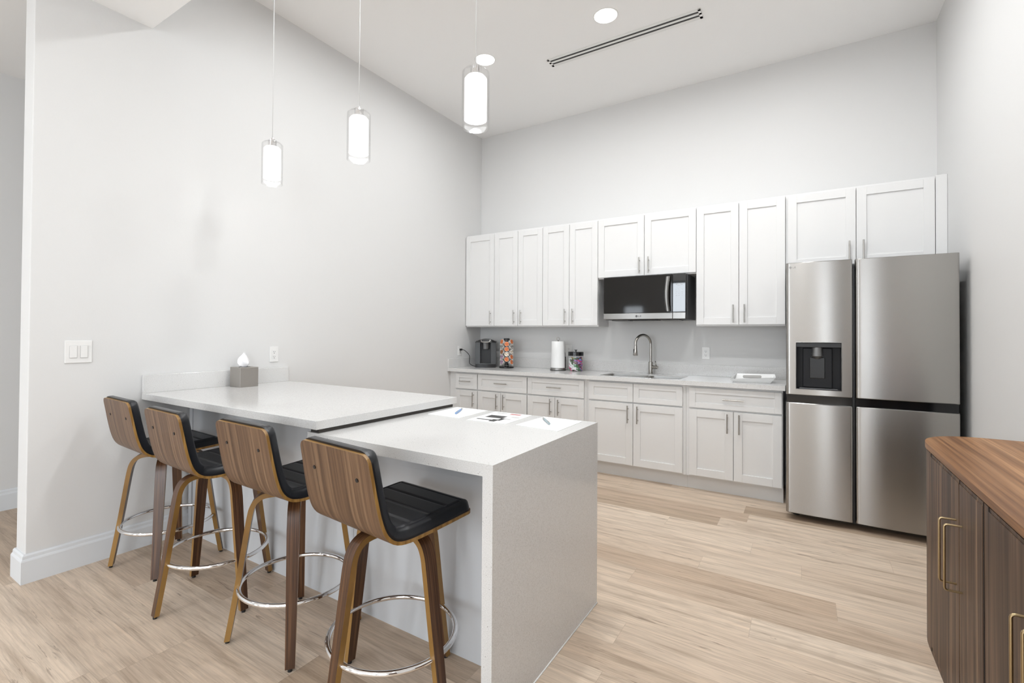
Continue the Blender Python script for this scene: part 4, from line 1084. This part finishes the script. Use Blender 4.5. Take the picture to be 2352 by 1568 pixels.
# paper towels
TX, TY = 1.150, -0.205
t = thing('paper_towel_holder', 'steel paper towel holder with ring top and black tension arm', 'paper towel holder', (TX, TY, CT))
bm = BM(); lathe(bm, [(0.083, CT), (0.085, CT + 0.003), (0.085, CT + 0.006)], TX, TY, 40); part('rubber_foot', bm, 'rubber', t)
bm = BM(); lathe(bm, [(0.082, CT + 0.006), (0.082, CT + 0.024), (0.079, CT + 0.027), (0.0, CT + 0.027)], TX, TY, 40); part('base', bm, 'steel2', t)
bm = BM(); tube(bm, [(TX, TY, CT + 0.02), (TX, TY, 1.232)], 0.005, 10); part('post', bm, 'nickel2', t)
bm = BM(); ra_ = 0.017; cyv = Vector((math.cos(R(31)), math.sin(R(31)), 0))
pts = [Vector((TX, TY, 1.246)) + cyv * ra_ * math.cos(R(a)) + Vector((0, 0, ra_ * math.sin(R(a)))) for a in range(-60, 241, 20)]
tube(bm, pts, 0.0028, 8); part('ring', bm, 'nickel2', t)
bm = BM(); ex_, ey_ = TX + 0.079 * math.cos(R(20)), TY + 0.079 * math.sin(R(20))
tube(bm, [(ex_, ey_, CT + 0.01), (ex_, ey_, CT + 0.14), (ex_ - 0.004, ey_, CT + 0.145)], 0.005, 10); tube(bm, [(ex_, ey_, CT + 0.14), (ex_ - 0.006, ey_, CT + 0.19)], 0.0022, 8)
part('tension_arm', bm, 'rubber', t)
bm = BM(); lathe(bm, [(0.020, CT + 0.028), (0.0735, CT + 0.028), (0.0730, CT + 0.10), (0.070, CT + 0.20), (0.068, CT + 0.305), (0.066, CT + 0.308), (0.020, CT + 0.308), (0.020, CT + 0.028)], TX, TY, 48, cap=False)
tag(part('paper_towel_roll', bm, 'towel'), 'roll of white paper towels standing on its holder beside the candy jar', 'paper towels')

# candy jar
JX, JY = 1.345, -0.185
t = thing('candy_jar', 'round clear glass jar with black knobbed lid holding candy', 'jar', (JX, JY, CT))
bm = BM(); ro = 0.088
lathe(bm, [(0.0, CT + 0.0003), (ro - 0.014, CT + 0.0003), (ro - 0.002, CT + 0.010), (ro, CT + 0.02), (ro, CT + 0.140), (ro - 0.008, CT + 0.158), (ro - 0.013, CT + 0.168), (ro - 0.017, CT + 0.168), (ro - 0.012, CT + 0.156), (ro - 0.004, CT + 0.139), (ro - 0.004, CT + 0.02), (ro - 0.016, CT + 0.008), (0.0, CT + 0.008)], JX, JY, 48, cap=False)
part('glass_body', bm, 'pane', t)
bm = BM(); lathe(bm, [(0.0, CT + 0.170), (0.078, CT + 0.170), (0.078, CT + 0.160), (0.081, CT + 0.160), (0.081, CT + 0.196), (0.076, CT + 0.201), (0.0, CT + 0.203)], JX, JY, 40, cap=False); ld = part('lid', bm, 'blackgloss', t)
bm = BM(); lathe(bm, [(0.007, CT + 0.202), (0.007, CT + 0.214), (0.017, CT + 0.218), (0.017, CT + 0.222), (0.0, CT + 0.223)], JX, JY, 24); part('knob', bm, 'blackgloss', ld)
CM = {'pink': simple('wrapper_pink', (0.62, 0.06, 0.20), 0.3), 'yellow': simple('wrapper_yellow', (0.80, 0.60, 0.10), 0.3), 'purple': simple('wrapper_purple', (0.28, 0.16, 0.42), 0.3),
      'white': simple('wrapper_white', (0.80, 0.78, 0.80), 0.3), 'green': simple('wrapper_green', (0.06, 0.20, 0.08), 0.3), 'blue': simple('wrapper_blue', (0.20, 0.32, 0.65), 0.3), 'brown': simple('wrapper_brown', (0.10, 0.04, 0.03), 0.3)}
def candy_proto(col):
    bm = BM(); L = 0.019
    tube(bm, [(-L - 0.010, 0, 0), (-L - 0.001, 0, 0), (-L + 0.001, 0, 0), (L - 0.001, 0, 0), (L + 0.001, 0, 0), (L + 0.010, 0, 0)], [0.009, 0.003, 0.0088, 0.0088, 0.003, 0.009], 8)
    return tag(part('wrapped_candy', bm, CM[col]), '%s wrapped candy inside the glass jar' % col, 'candy', 'wrapped candies in the jar')
cp_ = {}; keys = ['pink', 'yellow', 'purple', 'white', 'green', 'blue', 'brown', 'white', 'yellow', 'pink', 'green']
idx = 0; rnd = random.Random(3)
for lay in range(8):
    zz = CT + 0.019 + 0.0155 * lay
    for (rad, cnt) in ((0.0, 1), (0.033, 4), (0.062, 10)):
        for k in range(cnt):
            if lay == 7 and rad > 0.05 and k % 3 == 0: continue
            col = keys[(idx * 7 + lay) % len(keys)]; idx += 1
            o = cp_[col].copy() if col in cp_ else candy_proto(col)
            if col in cp_: C.objects.link(o)
            else: cp_[col] = o
            a = 2 * PI * (k + 0.5 * (lay % 2)) / cnt + lay * 0.3
            rr = min(rad, 0.054)
            # lie roughly tangent to the glass, tilted a little
            o.location = (JX + rr * math.cos(a), JY + rr * math.sin(a), zz)
            o.rotation_euler = (0, rnd.uniform(-0.55, 0.55), a + PI / 2 + rnd.uniform(-0.3, 0.3))

# serving tray
t = thing('serving_tray', 'white serving tray with flared sides and oval handle hole beside the refrigerator', 'tray', (3.0, -0.42, CT))
bm = BM(); tb = [(2.885, -0.520), (3.135, -0.475), (3.110, -0.325), (2.865, -0.365)]
def grow(c, d):
    m_ = Vector((sum(p[0] for p in c) / 4, sum(p[1] for p in c) / 4)); return [tuple(m_ + (Vector(p) - m_) * (1 + d)) for p in c]
z0 = CT + 0.0005
inner = [bm.verts.new((x, y, z0 + 0.004)) for x, y in tb]; bot = [bm.verts.new((x, y, z0)) for x, y in tb]
bm.faces.new(inner); bm.faces.new(bot[::-1])
topo = [(2.850, -0.548, 0.026), (3.175, -0.500, 0.050), (3.160, -0.290, 0.062), (2.880, -0.330, 0.058)]
to = [bm.verts.new((x, y, z0 + h)) for x, y, h in topo]
ti = [bm.verts.new((x * 0.985 + 3.01 * 0.015, y * 0.985 - 0.42 * 0.015, z0 + h)) for x, y, h in topo]
for i in range(4):
    j = (i + 1) % 4
    bm.faces.new((bot[i], bot[j], to[j], to[i])); bm.faces.new((to[i], to[j], ti[j], ti[i])); bm.faces.new((inner[i], ti[i], ti[j], inner[j]))
part('tray_body', bm, 'melamine', t)
bm = BM(); a_ = Vector((2.915, -0.3415, z0 + 0.036)); b_ = Vector((3.075, -0.322, z0 + 0.040)); n_ = Vector((0.12, -0.82, 0.55)).normalized()
d_ = (b_ - a_).normalized(); w_ = n_.cross(d_)
ring = []
for k in range(24):
    an = 2 * PI * k / 24; ring.append((a_ + b_) / 2 + d_ * ((b_ - a_).length * 0.36 * math.copysign(1, math.cos(an)) * (abs(math.cos(an)) > 0.01) + 0.011 * math.cos(an)) + w_ * 0.011 * math.sin(an))
v0_ = [bm.verts.new(p + n_ * 0.002) for p in ring]; v1_ = [bm.verts.new(p - n_ * 0.004) for p in ring]
bm.faces.new(v0_); bm.faces.new(v1_[::-1])
for k in range(24): bm.faces.new((v0_[k], v0_[(k + 1) % 24], v1_[(k + 1) % 24], v1_[k]))
part('handle_hole', bm, simple('hole_shade', (0.40, 0.39, 0.37), 0.7), t)
